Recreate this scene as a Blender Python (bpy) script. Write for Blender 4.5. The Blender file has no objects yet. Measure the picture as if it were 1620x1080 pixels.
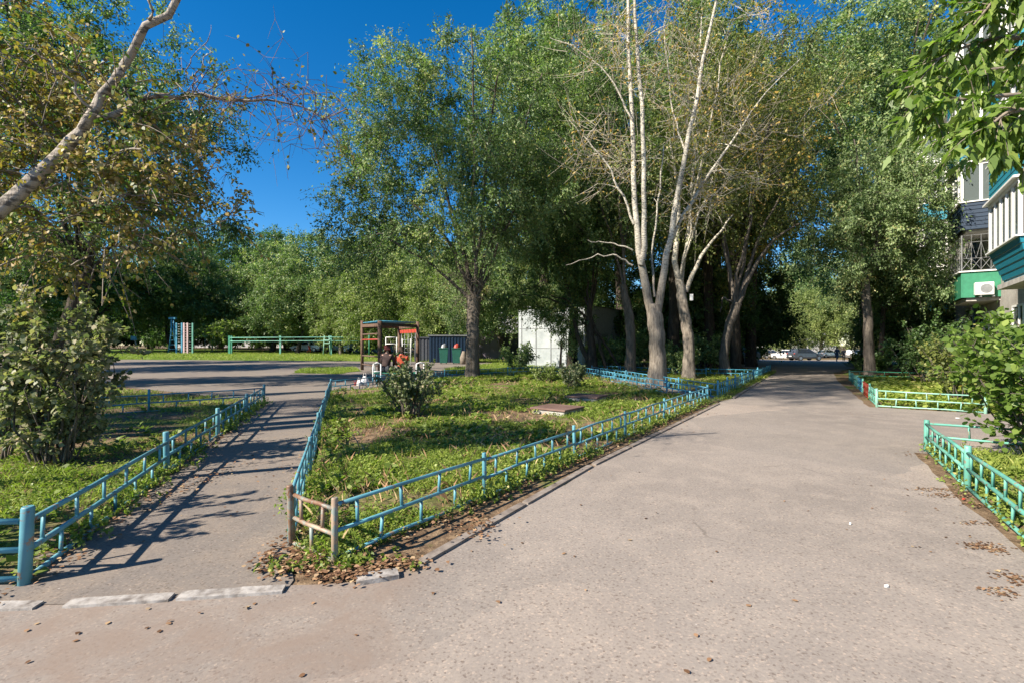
import bpy, bmesh, math, random
import numpy as np
from mathutils import Vector
PI = math.pi
rad = math.radians
S = bpy.context.scene
C = S.collection
# ------------------------------------------------------------------ camera, sky, sun, exposure
CAMH, F, CX, HY = 1.5, 774.0, 810.0, 545.0
cd = bpy.data.cameras.new('camera'); cam = bpy.data.objects.new('camera', cd); C.objects.link(cam)
cam.location = (0, 0, CAMH); cam.rotation_euler = (PI/2, 0, 0)
cd.sensor_width = 36; cd.lens = 17.2; cd.shift_y = 5/1620.0
cd.clip_start = 0.05; cd.clip_end = 3000
S.camera = cam
SUN_EL, SUN_AZ = 36.0, 60.0           # shadows fall towards 60 degrees right of straight ahead
W = bpy.data.worlds.new('World'); S.world = W; W.use_nodes = True
wn = W.node_tree; wn.nodes.clear()
sky = wn.nodes.new('ShaderNodeTexSky'); sky.sky_type = 'NISHITA'; sky.sun_disc = False
sky.sun_elevation = rad(SUN_EL); sky.sun_rotation = rad(180 + SUN_AZ)
sky.air_density = 1.0; sky.dust_density = 0.0; sky.ozone_density = 4.0; sky.altitude = 600
hsv = wn.nodes.new('ShaderNodeHueSaturation'); hsv.inputs['Saturation'].default_value = 1.35
bg = wn.nodes.new('ShaderNodeBackground'); bg.inputs[1].default_value = 0.07
wo = wn.nodes.new('ShaderNodeOutputWorld')
wn.links.new(sky.outputs[0], hsv.inputs['Color']); wn.links.new(hsv.outputs[0], bg.inputs[0]); wn.links.new(bg.outputs[0], wo.inputs[0])
sl = bpy.data.lights.new('sun', 'SUN'); sl.energy = 4.6; sl.angle = rad(0.55); sl.color = (1.0, 0.90, 0.76)
so = bpy.data.objects.new('sun', sl); C.objects.link(so)
_d = Vector((math.sin(rad(SUN_AZ))*math.cos(rad(SUN_EL)), math.cos(rad(SUN_AZ))*math.cos(rad(SUN_EL)), -math.sin(rad(SUN_EL))))
so.rotation_euler = _d.to_track_quat('-Z', 'Y').to_euler(); so.location = (-30, -20, 40)
S.view_settings.view_transform = 'Standard'; S.view_settings.look = 'None'
S.view_settings.gamma = 1; S.view_settings.use_curve_mapping = False
S.view_settings.exposure = 1.40
S.render.engine = 'CYCLES'
S.cycles.max_bounces = 6; S.cycles.transparent_max_bounces = 8

# ------------------------------------------------------------------ terrain and placing helpers
def gz(x, y):
    t = np.clip((np.asarray(y, float)-18)/40, 0, 1.3); s = np.clip(np.asarray(x, float), -46, 46)/38
    r = -0.5*t*s
    return float(r) if np.ndim(r) == 0 else r
def G(px, py):                        # ground point that the photograph shows at a pixel
    prev = None
    Y = 1.0
    while Y < 400:
        X = (px-CX)/F*Y
        f = (CAMH-gz(X, Y))*F/Y-(py-HY)
        if f <= 0: break
        prev = Y; Y *= 1.01
    return Vector(((px-CX)/F*Y, Y, gz((px-CX)/F*Y, Y)))
def V(px, py, Y): return Vector(((px-CX)/F*Y, Y, CAMH+(HY-py)/F*Y))
RD = Vector((0.565, 0.825, 0)).normalized(); RN = Vector((-RD.y, RD.x, 0))   # road direction, and the side facing away from the block
# ------------------------------------------------------------------ object helpers
def tag(o, label, cat, group=None, kind=None):
    if label: o['label'] = label
    if cat: o['category'] = cat
    if group: o['group'] = group
    if kind: o['kind'] = kind
    return o
def thing(name, label, cat, loc=(0, 0, 0), rz=0, group=None):
    o = bpy.data.objects.new(name, None); C.objects.link(o); o.empty_display_size = 0.2
    o.location = loc; o.rotation_euler = (0, 0, rz)
    return tag(o, label, cat, group)
def link(name, me, mat, parent=None, smooth=False):
    o = bpy.data.objects.new(name, me); C.objects.link(o)
    if mat is not None:
        for m in (mat if isinstance(mat, (list, tuple)) else [mat]): me.materials.append(m)
    if smooth: me.polygons.foreach_set('use_smooth', np.ones(len(me.polygons), bool))
    if parent is not None: o.parent = parent
    return o
def dup(root, loc, rz=0, scale=1, label=None, group=None, mats=None):
    r = root.copy(); C.objects.link(r); r.location = loc; r.rotation_euler = (0, 0, rz)
    r.scale = (scale,)*3 if not isinstance(scale, tuple) else scale
    if label: r['label'] = label
    if group: r['group'] = group
    for ch in list(root.children):
        c = ch.copy(); C.objects.link(c); c.parent = r
        for g in list(ch.children):
            d = g.copy(); C.objects.link(d); d.parent = c
    return r
class MB:                              # collects polygons, then links them as one mesh
    def __init__(s): s.v = []; s.f = []; s.mi = []
    def add(s, vs, fs, m=0):
        b = len(s.v); s.v += [tuple(p) for p in vs]
        for f in fs: s.f.append([b+i for i in f]); s.mi.append(m)
    def box(s, c, sz, rz=0, m=0, rx=0):
        x, y, z = [a/2 for a in sz]
        cs, sn = math.cos(rz), math.sin(rz)
        vs = []
        for dz in (-z, z):
            for dx, dy in ((-x, -y), (x, -y), (x, y), (-x, y)):
                ddy, ddz = dy, dz
                if rx: ddy, ddz = dy*math.cos(rx)-dz*math.sin(rx), dy*math.sin(rx)+dz*math.cos(rx)
                vs.append((c[0]+dx*cs-ddy*sn, c[1]+dx*sn+ddy*cs, c[2]+ddz))
        s.add(vs, [(3, 2, 1, 0), (4, 5, 6, 7), (0, 1, 5, 4), (1, 2, 6, 5), (2, 3, 7, 6), (3, 0, 4, 7)], m)
    def tube(s, pts, rs, n=8, m=0, cap=True):
        pts = [Vector(p) for p in pts]
        if not hasattr(rs, '__len__'): rs = [rs]*len(pts)
        rings = []
        ref = None
        for i, p in enumerate(pts):
            t = (pts[min(i+1, len(pts)-1)]-pts[max(i-1, 0)]).normalized()
            if ref is None: ref = Vector((0, 0, 1)) if abs(t.z) < .9 else Vector((1, 0, 0))
            a = t.cross(ref).normalized(); b = t.cross(a).normalized()
            rings.append([p+(a*math.cos(2*PI*k/n)+b*math.sin(2*PI*k/n))*rs[i] for k in range(n)])
        vs = [q for r in rings for q in r]; fs = []
        for i in range(len(pts)-1):
            for k in range(n):
                k2 = (k+1) % n
                fs.append((i*n+k, i*n+k2, (i+1)*n+k2, (i+1)*n+k))
        if cap: fs += [tuple(range(n))[::-1], tuple((len(pts)-1)*n+k for k in range(n))]
        s.add(vs, fs, m)
    def bar(s, a, b, w, h, m=0):       # a flat bar of section w (sideways) x h (upwards)
        a, b = Vector(a), Vector(b); t = (b-a).normalized()
        up = Vector((0, 0, 1)) if abs(t.z) < .95 else Vector((0, 1, 0))
        sd = t.cross(up).normalized(); u = sd.cross(t).normalized()
        vs = [p+sd*i*w/2+u*j*h/2 for p in (a, b) for i, j in ((-1, -1), (1, -1), (1, 1), (-1, 1))]
        s.add(vs, [(0, 1, 2, 3), (7, 6, 5, 4), (0, 4, 5, 1), (1, 5, 6, 2), (2, 6, 7, 3), (3, 7, 4, 0)], m)
    def build(s, name, mat, parent=None, smooth=False, bevel=0):
        me = bpy.data.meshes.new(name); me.from_pydata(s.v, [], s.f)
        o = link(name, me, mat, parent)
        if isinstance(mat, (list, tuple)): me.polygons.foreach_set('material_index', s.mi)
        if smooth:
            me.polygons.foreach_set('use_smooth', [len(f) == 4 for f in s.f])
        bm = bmesh.new(); bm.from_mesh(me); bmesh.ops.recalc_face_normals(bm, faces=bm.faces)
        if bevel: bmesh.ops.bevel(bm, geom=list(bm.edges), offset=bevel, segments=1, affect='EDGES')
        bm.to_mesh(me); bm.free()
        return o
def polymesh(name, P, tone=None, extra=None):   # P: (N,k,3) one polygon each
    N, k, _ = P.shape
    me = bpy.data.meshes.new(name)
    me.vertices.add(N*k); me.vertices.foreach_set('co', np.ascontiguousarray(P, np.float32).ravel())
    me.loops.add(N*k); me.loops.foreach_set('vertex_index', np.arange(N*k, dtype=np.int32))
    me.polygons.add(N); me.polygons.foreach_set('loop_start', np.arange(0, N*k, k, dtype=np.int32))
    me.update(calc_edges=True)
    if tone is not None:
        a = me.attributes.new('tone', 'FLOAT', 'FACE'); a.data.foreach_set('value', np.asarray(tone, np.float32))
    return me
def tubes(P, R, n):                    # batch of tubes: P (N,m,3), R (N,m) -> verts, quads
    N, m, _ = P.shape
    T = np.empty_like(P); T[:, 1:-1] = P[:, 2:]-P[:, :-2]; T[:, 0] = P[:, 1]-P[:, 0]; T[:, -1] = P[:, -1]-P[:, -2]
    T /= np.linalg.norm(T, axis=2, keepdims=True)+1e-9
    av = P[:, -1]-P[:, 0]; ref = np.where((np.abs(av[:, 2]) > 0.8*np.linalg.norm(av, axis=1))[:, None], np.array([[1., 0, 0]]), np.array([[0, 0, 1.]]))
    A = np.cross(T, ref[:, None, :]); A /= np.linalg.norm(A, axis=2, keepdims=True)+1e-9
    B = np.cross(T, A)
    ang = np.arange(n)*2*PI/n
    Vv = P[:, :, None, :]+R[:, :, None, None]*(A[:, :, None, :]*np.cos(ang)[None, None, :, None]+B[:, :, None, :]*np.sin(ang)[None, None, :, None])
    idx = np.arange(N*m*n).reshape(N, m, n)
    a = idx[:, :-1, :]; b = np.roll(a, -1, 2); d = idx[:, 1:, :]; c = np.roll(d, -1, 2)
    return Vv.reshape(-1, 3), np.stack([a, b, c, d], -1).reshape(-1, 4)
def quadmesh(name, parts):
    vs = []; qs = []; o = 0
    for v, q in parts: vs.append(v); qs.append(q+o); o += len(v)
    v = np.concatenate(vs); q = np.concatenate(qs)
    me = bpy.data.meshes.new(name)
    me.vertices.add(len(v)); me.vertices.foreach_set('co', np.ascontiguousarray(v, np.float32).ravel())
    me.loops.add(q.size); me.loops.foreach_set('vertex_index', q.astype(np.int32).ravel())
    me.polygons.add(len(q)); me.polygons.foreach_set('loop_start', np.arange(0, q.size, 4, dtype=np.int32))
    me.polygons.foreach_set('use_smooth', np.ones(len(q), bool))
    me.update(calc_edges=True)
    return me
# ------------------------------------------------------------------ materials
def newmat(name):
    m = bpy.data.materials.new(name); m.use_nodes = True
    nt = m.node_tree; b = nt.nodes['Principled BSDF']
    return m, nt, b
def N(nt, t, **k):
    n = nt.nodes.new(t)
    for a, v in k.items():
        if a in n.inputs.keys() if isinstance(a, str) else False: n.inputs[a].default_value = v
        else: setattr(n, a, v)
    return n
def ramp(nt, stops, fac=None, interp='LINEAR'):
    r = nt.nodes.new('ShaderNodeValToRGB'); cr = r.color_ramp; cr.interpolation = interp
    while len(cr.elements) < len(stops): cr.elements.new(0.5)
    for e, (p, c) in zip(cr.elements, stops): e.position = p; e.color = (*c, 1) if len(c) == 3 else c
    if fac is not None: nt.links.new(fac, r.inputs[0])
    return r
def noise(nt, scale, detail=4, rough=.55, coord=None, dist=0):
    n = nt.nodes.new('ShaderNodeTexNoise'); n.inputs['Scale'].default_value = scale
    n.inputs['Detail'].default_value = detail; n.inputs['Roughness'].default_value = rough; n.inputs['Distortion'].default_value = dist
    if coord is not None: nt.links.new(coord, n.inputs['Vector'])
    return n
def coord(nt, kind='Object', scale=None):
    t = nt.nodes.new('ShaderNodeTexCoord')
    if scale is None: return t.outputs[kind]
    mp = nt.nodes.new('ShaderNodeMapping'); mp.inputs['Scale'].default_value = scale
    nt.links.new(t.outputs[kind], mp.inputs['Vector']); return mp.outputs[0]
def mixc(nt, fac, a, b, mode='MIX'):
    m = nt.nodes.new('ShaderNodeMix'); m.data_type = 'RGBA'; m.blend_type = mode
    for i, s in ((0, fac), (6, a), (7, b)):
        if isinstance(s, (int, float)): m.inputs[i].default_value = s
        elif isinstance(s, tuple): m.inputs[i].default_value = (*s, 1)
        else: nt.links.new(s, m.inputs[i])
    return m.outputs[2]
def bump(nt, b, h, strength=.3, dist=.01):
    n = nt.nodes.new('ShaderNodeBump'); n.inputs['Strength'].default_value = strength; n.inputs['Distance'].default_value = dist
    nt.links.new(h, n.inputs['Height']); nt.links.new(n.outputs[0], b.inputs['Normal'])
LEAFK = 1.75
def leafmat(name, stops, transl=.35, rough=.5, spec=.35, k=None):
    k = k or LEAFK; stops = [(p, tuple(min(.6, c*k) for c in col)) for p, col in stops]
    m, nt, b = newmat(name)
    at = nt.nodes.new('ShaderNodeAttribute'); at.attribute_name = 'tone'
    r = ramp(nt, stops, at.outputs['Fac'])
    nt.links.new(r.outputs[0], b.inputs['Base Color'])
    b.inputs['Roughness'].default_value = rough; b.inputs['Specular IOR Level'].default_value = spec
    tr = nt.nodes.new('ShaderNodeBsdfTranslucent')
    h = nt.nodes.new('ShaderNodeMix'); h.data_type = 'RGBA'; h.blend_type = 'MULTIPLY'; h.inputs[0].default_value = 1
    nt.links.new(r.outputs[0], h.inputs[6]); h.inputs[7].default_value = (1.25, 1.6, .65, 1)
    nt.links.new(h.outputs[2], tr.inputs[0])
    mx = nt.nodes.new('ShaderNodeMixShader'); mx.inputs[0].default_value = transl
    nt.links.new(b.outputs[0], mx.inputs[1]); nt.links.new(tr.outputs[0], mx.inputs[2])
    nt.links.new(mx.outputs[0], nt.nodes['Material Output'].inputs[0])
    return m
def simple(name, col, rough=.6, metal=0, var=.15, scale=6, spec=.5, b2=None, bstr=.0):
    m, nt, b = newmat(name)
    n = noise(nt, scale, 5, .6, coord(nt))
    c2 = b2 or tuple(c*(1-var*2) for c in col)
    r = ramp(nt, [(.3, c2), (.62, col)], n.outputs[0])
    nt.links.new(r.outputs[0], b.inputs['Base Color'])
    b.inputs['Roughness'].default_value = rough; b.inputs['Metallic'].default_value = metal; b.inputs['Specular IOR Level'].default_value = spec
    if bstr: bump(nt, b, n.outputs[0], bstr)
    return m
def paintmat(name, col, dark, rust=(.13, .055, .025), amount=.36, rust2=(.33, .25, .18)):
    m, nt, b = newmat(name)
    co = coord(nt)
    n1 = noise(nt, 3.5, 3, .5, co); n2 = noise(nt, 16, 6, .65, co)
    base = ramp(nt, [(.3, dark), (.6, col)], n1.outputs[0])
    rc = ramp(nt, [(.35, rust), (.6, rust2)], n1.outputs[0])
    ms = ramp(nt, [(amount-.04, (1, 1, 1)), (amount+.02, (0, 0, 0))], n2.outputs[0])
    nt.links.new(mixc(nt, ms.outputs[0], base.outputs[0], rc.outputs[0]), b.inputs['Base Color'])
    b.inputs['Roughness'].default_value = .55
    bump(nt, b, n2.outputs[0], .25, .004)
    return m
def barkmat(name, dark, light, pale=None, z0=3, z1=6, sc=1.0):
    m, nt, b = newmat(name)
    co = coord(nt, 'Object', (9*sc, 9*sc, 1.3*sc)); co2 = coord(nt, 'Object', (5, 5, 17))
    n1 = noise(nt, 2.2, 6, .65, co, .6); n2 = noise(nt, 1.0, 3, .5, coord(nt))
    r = ramp(nt, [(.33, dark), (.62, light)], n1.outputs[0])
    out = r.outputs[0]
    if pale:
        sep = nt.nodes.new('ShaderNodeSeparateXYZ'); nt.links.new(coord(nt), sep.inputs[0])
        mr = nt.nodes.new('ShaderNodeMapRange'); mr.inputs[1].default_value = z0; mr.inputs[2].default_value = z1
        nt.links.new(sep.outputs[2], mr.inputs[0])
        n3 = noise(nt, 2.0, 4, .6, co2)
        p = ramp(nt, [(.40, tuple(c*.3 for c in pale)), (.52, pale)], n3.outputs[0])
        out = mixc(nt, mr.outputs[0], out, p.outputs[0])
    v = ramp(nt, [(.3, (.75, .75, .75)), (.7, (1.1, 1.1, 1.1))], n2.outputs[0])
    nt.links.new(mixc(nt, 1.0, out, v.outputs[0], 'MULTIPLY'), b.inputs['Base Color'])
    b.inputs['Roughness'].default_value = .9; b.inputs['Specular IOR Level'].default_value = .2
    bump(nt, b, n1.outputs[0], .8, .03)
    return m
M = {}
# leaves: tone 0 dark .. 1 light
M['elm'] = leafmat('elm_leaf', [(0, (.032, .056, .018)), (.42, (.072, .110, .038)), (.78, (.155, .195, .085)), (1, (.25, .245, .10))])
M['elm_pale'] = leafmat('pale_elm_leaf', [(0, (.055, .085, .035)), (.5, (.11, .15, .062)), (.9, (.18, .22, .10)), (1, (.23, .21, .09))])
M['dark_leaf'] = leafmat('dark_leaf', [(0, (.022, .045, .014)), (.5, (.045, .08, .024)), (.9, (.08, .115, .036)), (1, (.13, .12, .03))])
M['olive'] = leafmat('olive_leaf', [(0, (.045, .060, .018)), (.5, (.10, .115, .032)), (.85, (.17, .165, .05)), (1, (.26, .16, .035))])
M['yellow'] = leafmat('yellow_leaf', [(0, (.10, .085, .02)), (.5, (.22, .15, .035)), (.85, (.33, .20, .05)), (1, (.35, .27, .12))], .35)
M['birch_leaf'] = leafmat('birch_leaf', [(0, (.05, .085, .018)), (.35, (.10, .14, .03)), (.52, (.20, .17, .04)), (.75, (.34, .22, .06)), (1, (.40, .33, .19))], .3, .5, .3, 1)
M['willow'] = leafmat('willow_leaf', [(0, (.05, .072, .022)), (.5, (.10, .13, .038)), (1, (.18, .20, .07))])
M['lilac'] = leafmat('shrub_leaf', [(0, (.035, .055, .022)), (.4, (.08, .10, .048)), (.75, (.15, .16, .09)), (1, (.25, .21, .14))], .3, .5, .3, k=1.5)
M['maple'] = leafmat('maple_leaf', [(0, (.045, .08, .015)), (.5, (.10, .155, .03)), (1, (.20, .25, .065))], .4, .45, .35, k=1.35)
M['weed'] = leafmat('weed_leaf', [(0, (.06, .09, .02)), (.5, (.16, .215, .04)), (.85, (.28, .32, .07)), (1, (.38, .33, .12))], .35, k=1.1)
M['dry'] = leafmat('dry_leaf', [(0, (.07, .035, .02)), (.5, (.20, .11, .06)), (.85, (.36, .22, .13)), (1, (.45, .34, .2))], .1, .7, .2, 1)
M['bark'] = barkmat('elm_bark', (.05, .042, .034), (.17, .145, .12))
M['bark_dark'] = barkmat('dark_bark', (.025, .02, .016), (.085, .07, .055))
M['bark_poplar'] = barkmat('poplar_bark', (.09, .075, .06), (.29, .25, .205), (.56, .52, .43), 3.2, 5.5, sc=1.2)
M['bark_birch'] = barkmat('birch_bark', (.05, .045, .04), (.30, .27, .24), (.33, .29, .245), 0.3, 2.0)
M['twig'] = simple('twig_bark', (.22, .18, .14), .85, var=.25)
M['twig_pale'] = simple('pale_twig_bark', (.42, .37, .29), .85, var=.2)
M['twig_red'] = simple('reddish_twig_bark', (.16, .10, .08), .85, var=.2)
M['blue'] = paintmat('turquoise_fence_paint', (.10, .29, .35), (.055, .19, .24), amount=.41)
M['blue_dark'] = paintmat('blue_fence_paint', (.05, .26, .36), (.03, .15, .22), amount=.33)
M['blue_bright'] = paintmat('bright_blue_fence_paint', (.07, .29, .41), (.045, .20, .30), amount=.36)
M['rusty'] = paintmat('worn_grey_pipe', (.20, .24, .22), (.16, .13, .10), amount=.55)
M['mint'] = paintmat('mint_fence_paint', (.13, .37, .29), (.07, .25, .20), amount=.41)
M['mint_pale'] = paintmat('pale_mint_fence_paint', (.28, .52, .40), (.16, .34, .27), amount=.40)
M['green_paint'] = paintmat('green_metal_paint', (.04, .25, .15), (.025, .16, .10), amount=.3)
M['sky_paint'] = paintmat('sky_blue_paint', (.06, .28, .42), (.04, .2, .32), amount=.3)
M['pink_paint'] = simple('pale_pink_paint', (.6, .42, .42), .6)
M['white_paint'] = simple('white_paint', (.72, .72, .70), .45, var=.08)
M['white_frame'] = simple('white_plastic_frame', (.78, .78, .76), .4, var=.04)
M['grey_metal'] = simple('grey_metal', (.3, .31, .32), .45, .5)
M['wood'] = simple('brown_stained_timber', (.13, .075, .05), .8, var=.25, scale=9, bstr=.3)
M['red_paint'] = simple('red_paint', (.38, .05, .03), .5)
M['teal'] = simple('teal_siding', (.015, .20, .28), .45, var=.08)
M['teal_gap'] = simple('pale_siding_joint', (.42, .50, .42), .5)
M['navy'] = simple('navy_siding', (.006, .024, .055), .5, var=.1)
M['green_panel'] = simple('green_balcony_panel', (.03, .20, .11), .5, var=.12)
M['concrete'] = simple('concrete', (.42, .40, .37), .9, var=.2, scale=5, bstr=.2)
M['concrete_old'] = simple('weathered_kerb_concrete', (.36, .335, .31), .9, scale=16, b2=(.13, .11, .095), bstr=.6)
M['concrete_soiled'] = simple('soiled_kerb_concrete', (.24, .205, .175), .95, scale=9, b2=(.10, .075, .06), bstr=.6)
M['tyre'] = simple('tyre_rubber', (.02, .02, .02), .8)
M['rim'] = simple('wheel_rim', (.45, .46, .48), .3, .8)
M['black'] = simple('black_plastic', (.015, .015, .015), .5)
M['skin'] = simple('skin', (.42, .24, .17), .5, var=.06)
M['pipe_blue'] = simple('blue_downpipe', (.07, .16, .26), .5)
def glassmat(name, col=(.05, .07, .08)):
    m, nt, b = newmat(name); b.inputs['Base Color'].default_value = (*col, 1); b.inputs['Roughness'].default_value = .06
    b.inputs['Specular IOR Level'].default_value = .9
    n = noise(nt, .8, 2, .5, coord(nt)); bump(nt, b, n.outputs[0], .06, .05)
    return m
M['glass'] = glassmat('window_glass', (.09, .11, .11)); M['carglass'] = glassmat('car_glass', (.02, .025, .03))
def wallmat():
    m, nt, b = newmat('panel_wall')
    co = coord(nt); n = noise(nt, 2.2, 6, .6, co); n2 = noise(nt, 40, 3, .6, co)
    r = ramp(nt, [(.3, (.30, .28, .25)), (.65, (.44, .42, .38))], n.outputs[0])
    s = ramp(nt, [(.35, (.7, .7, .7)), (.65, (1.1, 1.1, 1.1))], n2.outputs[0])
    nt.links.new(mixc(nt, 1.0, r.outputs[0], s.outputs[0], 'MULTIPLY'), b.inputs['Base Color'])
    b.inputs['Roughness'].default_value = .9; bump(nt, b, n2.outputs[0], .5, .01)
    return m
M['wall'] = wallmat()
def asphalt(name, a, bcol, dust, patch=True):
    m, nt, b = newmat(name)
    co = coord(nt)
    big = noise(nt, .35, 5, .6, co); mid = noise(nt, 2.3, 5, .62, co, .4); fine = noise(nt, 55, 3, .75, co)
    vor = nt.nodes.new('ShaderNodeTexVoronoi'); vor.inputs['Scale'].default_value = 85; nt.links.new(co, vor.inputs['Vector'])
    base = ramp(nt, [(.36, a), (.64, bcol)], big.outputs[0])
    d = ramp(nt, [(.45, (0, 0, 0)), (.70, (1, 1, 1))], mid.outputs[0])
    c1 = mixc(nt, d.outputs[0], base.outputs[0], dust)
    sp = ramp(nt, [(.30, (.74, .72, .70)), (.46, (.96, .96, .96)), (.60, (1.02, 1.02, 1.0)), (.74, (1.22, 1.18, 1.13))], fine.outputs[0])
    c2 = mixc(nt, 1.0, c1, sp.outputs[0], 'MULTIPLY')
    # scattered stones: some voronoi cells pale, some dark
    wn_ = ramp(nt, [(.0, (.55, .5, .48)), (.12, (1, 1, 1)), (.86, (1, 1, 1)), (1.0, (1.45, 1.36, 1.28))], None)
    sepc = nt.nodes.new('ShaderNodeSeparateColor'); nt.links.new(vor.outputs['Color'], sepc.inputs[0]); nt.links.new(sepc.outputs[0], wn_.inputs[0])
    c3 = mixc(nt, .8, c2, wn_.outputs[0], 'MULTIPLY')
    # sparse dark pits and pale pebbles
    v2 = nt.nodes.new('ShaderNodeTexVoronoi'); v2.inputs['Scale'].default_value = 16; nt.links.new(co, v2.inputs['Vector'])
    sp2 = nt.nodes.new('ShaderNodeSeparateColor'); nt.links.new(v2.outputs['Color'], sp2.inputs[0])
    pit = ramp(nt, [(.05, (1, 1, 1)), (.12, (0, 0, 0))], v2.outputs['Distance'])
    sel = ramp(nt, [(.80, (0, 0, 0)), (.84, (1, 1, 1))], sp2.outputs[1])
    pm = mixc(nt, 1.0, pit.outputs[0], sel.outputs[0], 'MULTIPLY')
    pc = ramp(nt, [(.5, (.10, .088, .08)), (.55, (.40, .36, .33))], sp2.outputs[0], 'CONSTANT')
    c4 = mixc(nt, pm, c3, pc.outputs[0])
    # old cracks, and trodden dust near the path mouth
    wob = noise(nt, 1.3, 4, .6, co); wv = nt.nodes.new('ShaderNodeVectorMath'); wv.operation = 'MULTIPLY_ADD'; wv.inputs[1].default_value = (.5, .5, 0); nt.links.new(wob.outputs['Color'], wv.inputs[0]); nt.links.new(co, wv.inputs[2])
    ve = nt.nodes.new('ShaderNodeTexVoronoi'); ve.feature = 'DISTANCE_TO_EDGE'; ve.inputs['Scale'].default_value = .42; nt.links.new(wv.outputs[0], ve.inputs['Vector'])
    ck = ramp(nt, [(.0, (1, 1, 1)), (.0028, (.7, .7, .7)), (.007, (0, 0, 0))], ve.outputs['Distance'])
    cm = noise(nt, .8, 2, .5, co); cr_ = ramp(nt, [(.58, (0, 0, 0)), (.66, (.5, .5, .5))], cm.outputs[0])
    c5 = mixc(nt, mixc(nt, 1.0, ck.outputs[0], cr_.outputs[0], 'MULTIPLY'), c4, (.085, .07, .06))
    if patch:
        sx = nt.nodes.new('ShaderNodeSeparateXYZ'); nt.links.new(wv.outputs[0], sx.inputs[0])
        ax_ = nt.nodes.new('ShaderNodeMapRange'); ax_.inputs[1].default_value = -.15; ax_.inputs[2].default_value = -.5; nt.links.new(sx.outputs[0], ax_.inputs[0])
        dn = noise(nt, 2.6, 7, .7, co, .5); dr = ramp(nt, [(.34, (.0, .0, .0)), (.62, (.85, .85, .85))], dn.outputs[0])
        c5 = mixc(nt, mixc(nt, 1.0, ax_.outputs[0], dr.outputs[0], 'MULTIPLY'), c5, (.235, .18, .145))
        # large repair patches with a slightly different grey
        vp = nt.nodes.new('ShaderNodeTexVoronoi'); vp.inputs['Scale'].default_value = .23; nt.links.new(wv.outputs[0], vp.inputs['Vector'])
        vs_ = nt.nodes.new('ShaderNodeSeparateColor'); nt.links.new(vp.outputs['Color'], vs_.inputs[0])
        pr_ = ramp(nt, [(0, (.80, .815, .83)), (.5, (1, 1, 1)), (1, (1.08, 1.06, 1.04))], vs_.outputs[0])
        c5 = mixc(nt, 1.0, c5, pr_.outputs[0], 'MULTIPLY')
    nt.links.new(c5, b.inputs['Base Color']); b.inputs['Roughness'].default_value = .93; b.inputs['Specular IOR Level'].default_value = .2
    bump(nt, b, fine.outputs[0], .25, .004)
    return m
M['asphalt'] = asphalt('worn_asphalt', (.225, .196, .174), (.275, .240, .213), (.295, .255, .222))
M['asphalt_path'] = asphalt('path_asphalt', (.165, .145, .132), (.205, .177, .153), (.225, .187, .155), False)
M['asphalt_dark'] = asphalt('asphalt_crack', (.14, .12, .105), (.17, .145, .125), (.20, .17, .145))
M['asphalt_dirt'] = asphalt('dusty_asphalt', (.205, .165, .135), (.235, .195, .165), (.25, .20, .165))
def soil(name, grassy):
    m, nt, b = newmat(name); co = coord(nt)
    n1 = noise(nt, .55, 5, .65, co); n2 = noise(nt, 9, 6, .7, co); n3 = noise(nt, 45, 3, .7, co)
    s = ramp(nt, [(.3, (.06, .04, .026)), (.5, (.16, .11, .07)), (.7, (.31, .225, .14))], n2.outputs[0])
    g = ramp(nt, [(.3, (.045, .075, .014)), (.55, (.11, .17, .028)), (.75, (.21, .25, .05))], n3.outputs[0])
    f = ramp(nt, [(.5-grassy*.25, (0, 0, 0)), (.62-grassy*.25, (1, 1, 1))], n1.outputs[0])
    nt.links.new(mixc(nt, f.outputs[0], s.outputs[0], g.outputs[0]), b.inputs['Base Color'])
    b.inputs['Roughness'].default_value = .95; b.inputs['Specular IOR Level'].default_value = .1
    bump(nt, b, n2.outputs[0], .7, .05)
    return m
M['soil'] = soil('bed_soil', .15); M['lawn'] = soil('far_lawn', 1.0); M['ground'] = soil('open_ground', -.1)
# ------------------------------------------------------------------ ground sheets
def grid_ground():
    def ax(lo, hi, st, far):
        a = list(np.arange(lo, hi+.01, st)); e = [far, far/2, far/4, far/6]
        return np.array([-v for v in e if -v < lo]+a+[v for v in e[::-1] if v > hi])
    xs = ax(-60, 60, 2, 900); ys = ax(-20, 100, 2, 900)
    Xg, Yg = np.meshgrid(xs, ys); Zg = gz(Xg, Yg)
    v = np.stack([Xg, Yg, Zg], -1).reshape(-1, 3); w = len(xs)
    q = np.array([(j*w+i, j*w+i+1, (j+1)*w+i+1, (j+1)*w+i) for j in range(len(ys)-1) for i in range(w-1)])
    me = quadmesh('ground', [(v, q)]); tag(link('ground', me, M['ground']), None, None, kind='structure')
grid_ground()
def inpoly(x, y, poly):
    x = np.asarray(x); y = np.asarray(y); r = np.zeros(x.shape, bool); n = len(poly)
    for i in range(n):
        x1, y1 = poly[i]; x2, y2 = poly[(i+1) % n]
        c = ((y1 > y) != (y2 > y)) & (x < (x2-x1)*(y-y1)/((y2-y1) if y2 != y1 else 1e-9)+x1)
        r ^= c
    return r
def edged(x, y, poly):
    d = np.full(np.shape(x), 1e9); n = len(poly)
    for i in range(n):
        ax_, ay = poly[i]; bx, by = poly[(i+1) % n]; L = (bx-ax_)**2+(by-ay)**2+1e-9
        t = np.clip(((x-ax_)*(bx-ax_)+(y-ay)*(by-ay))/L, 0, 1)
        d = np.minimum(d, np.hypot(x-ax_-t*(bx-ax_), y-ay-t*(by-ay)))
    return d
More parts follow.
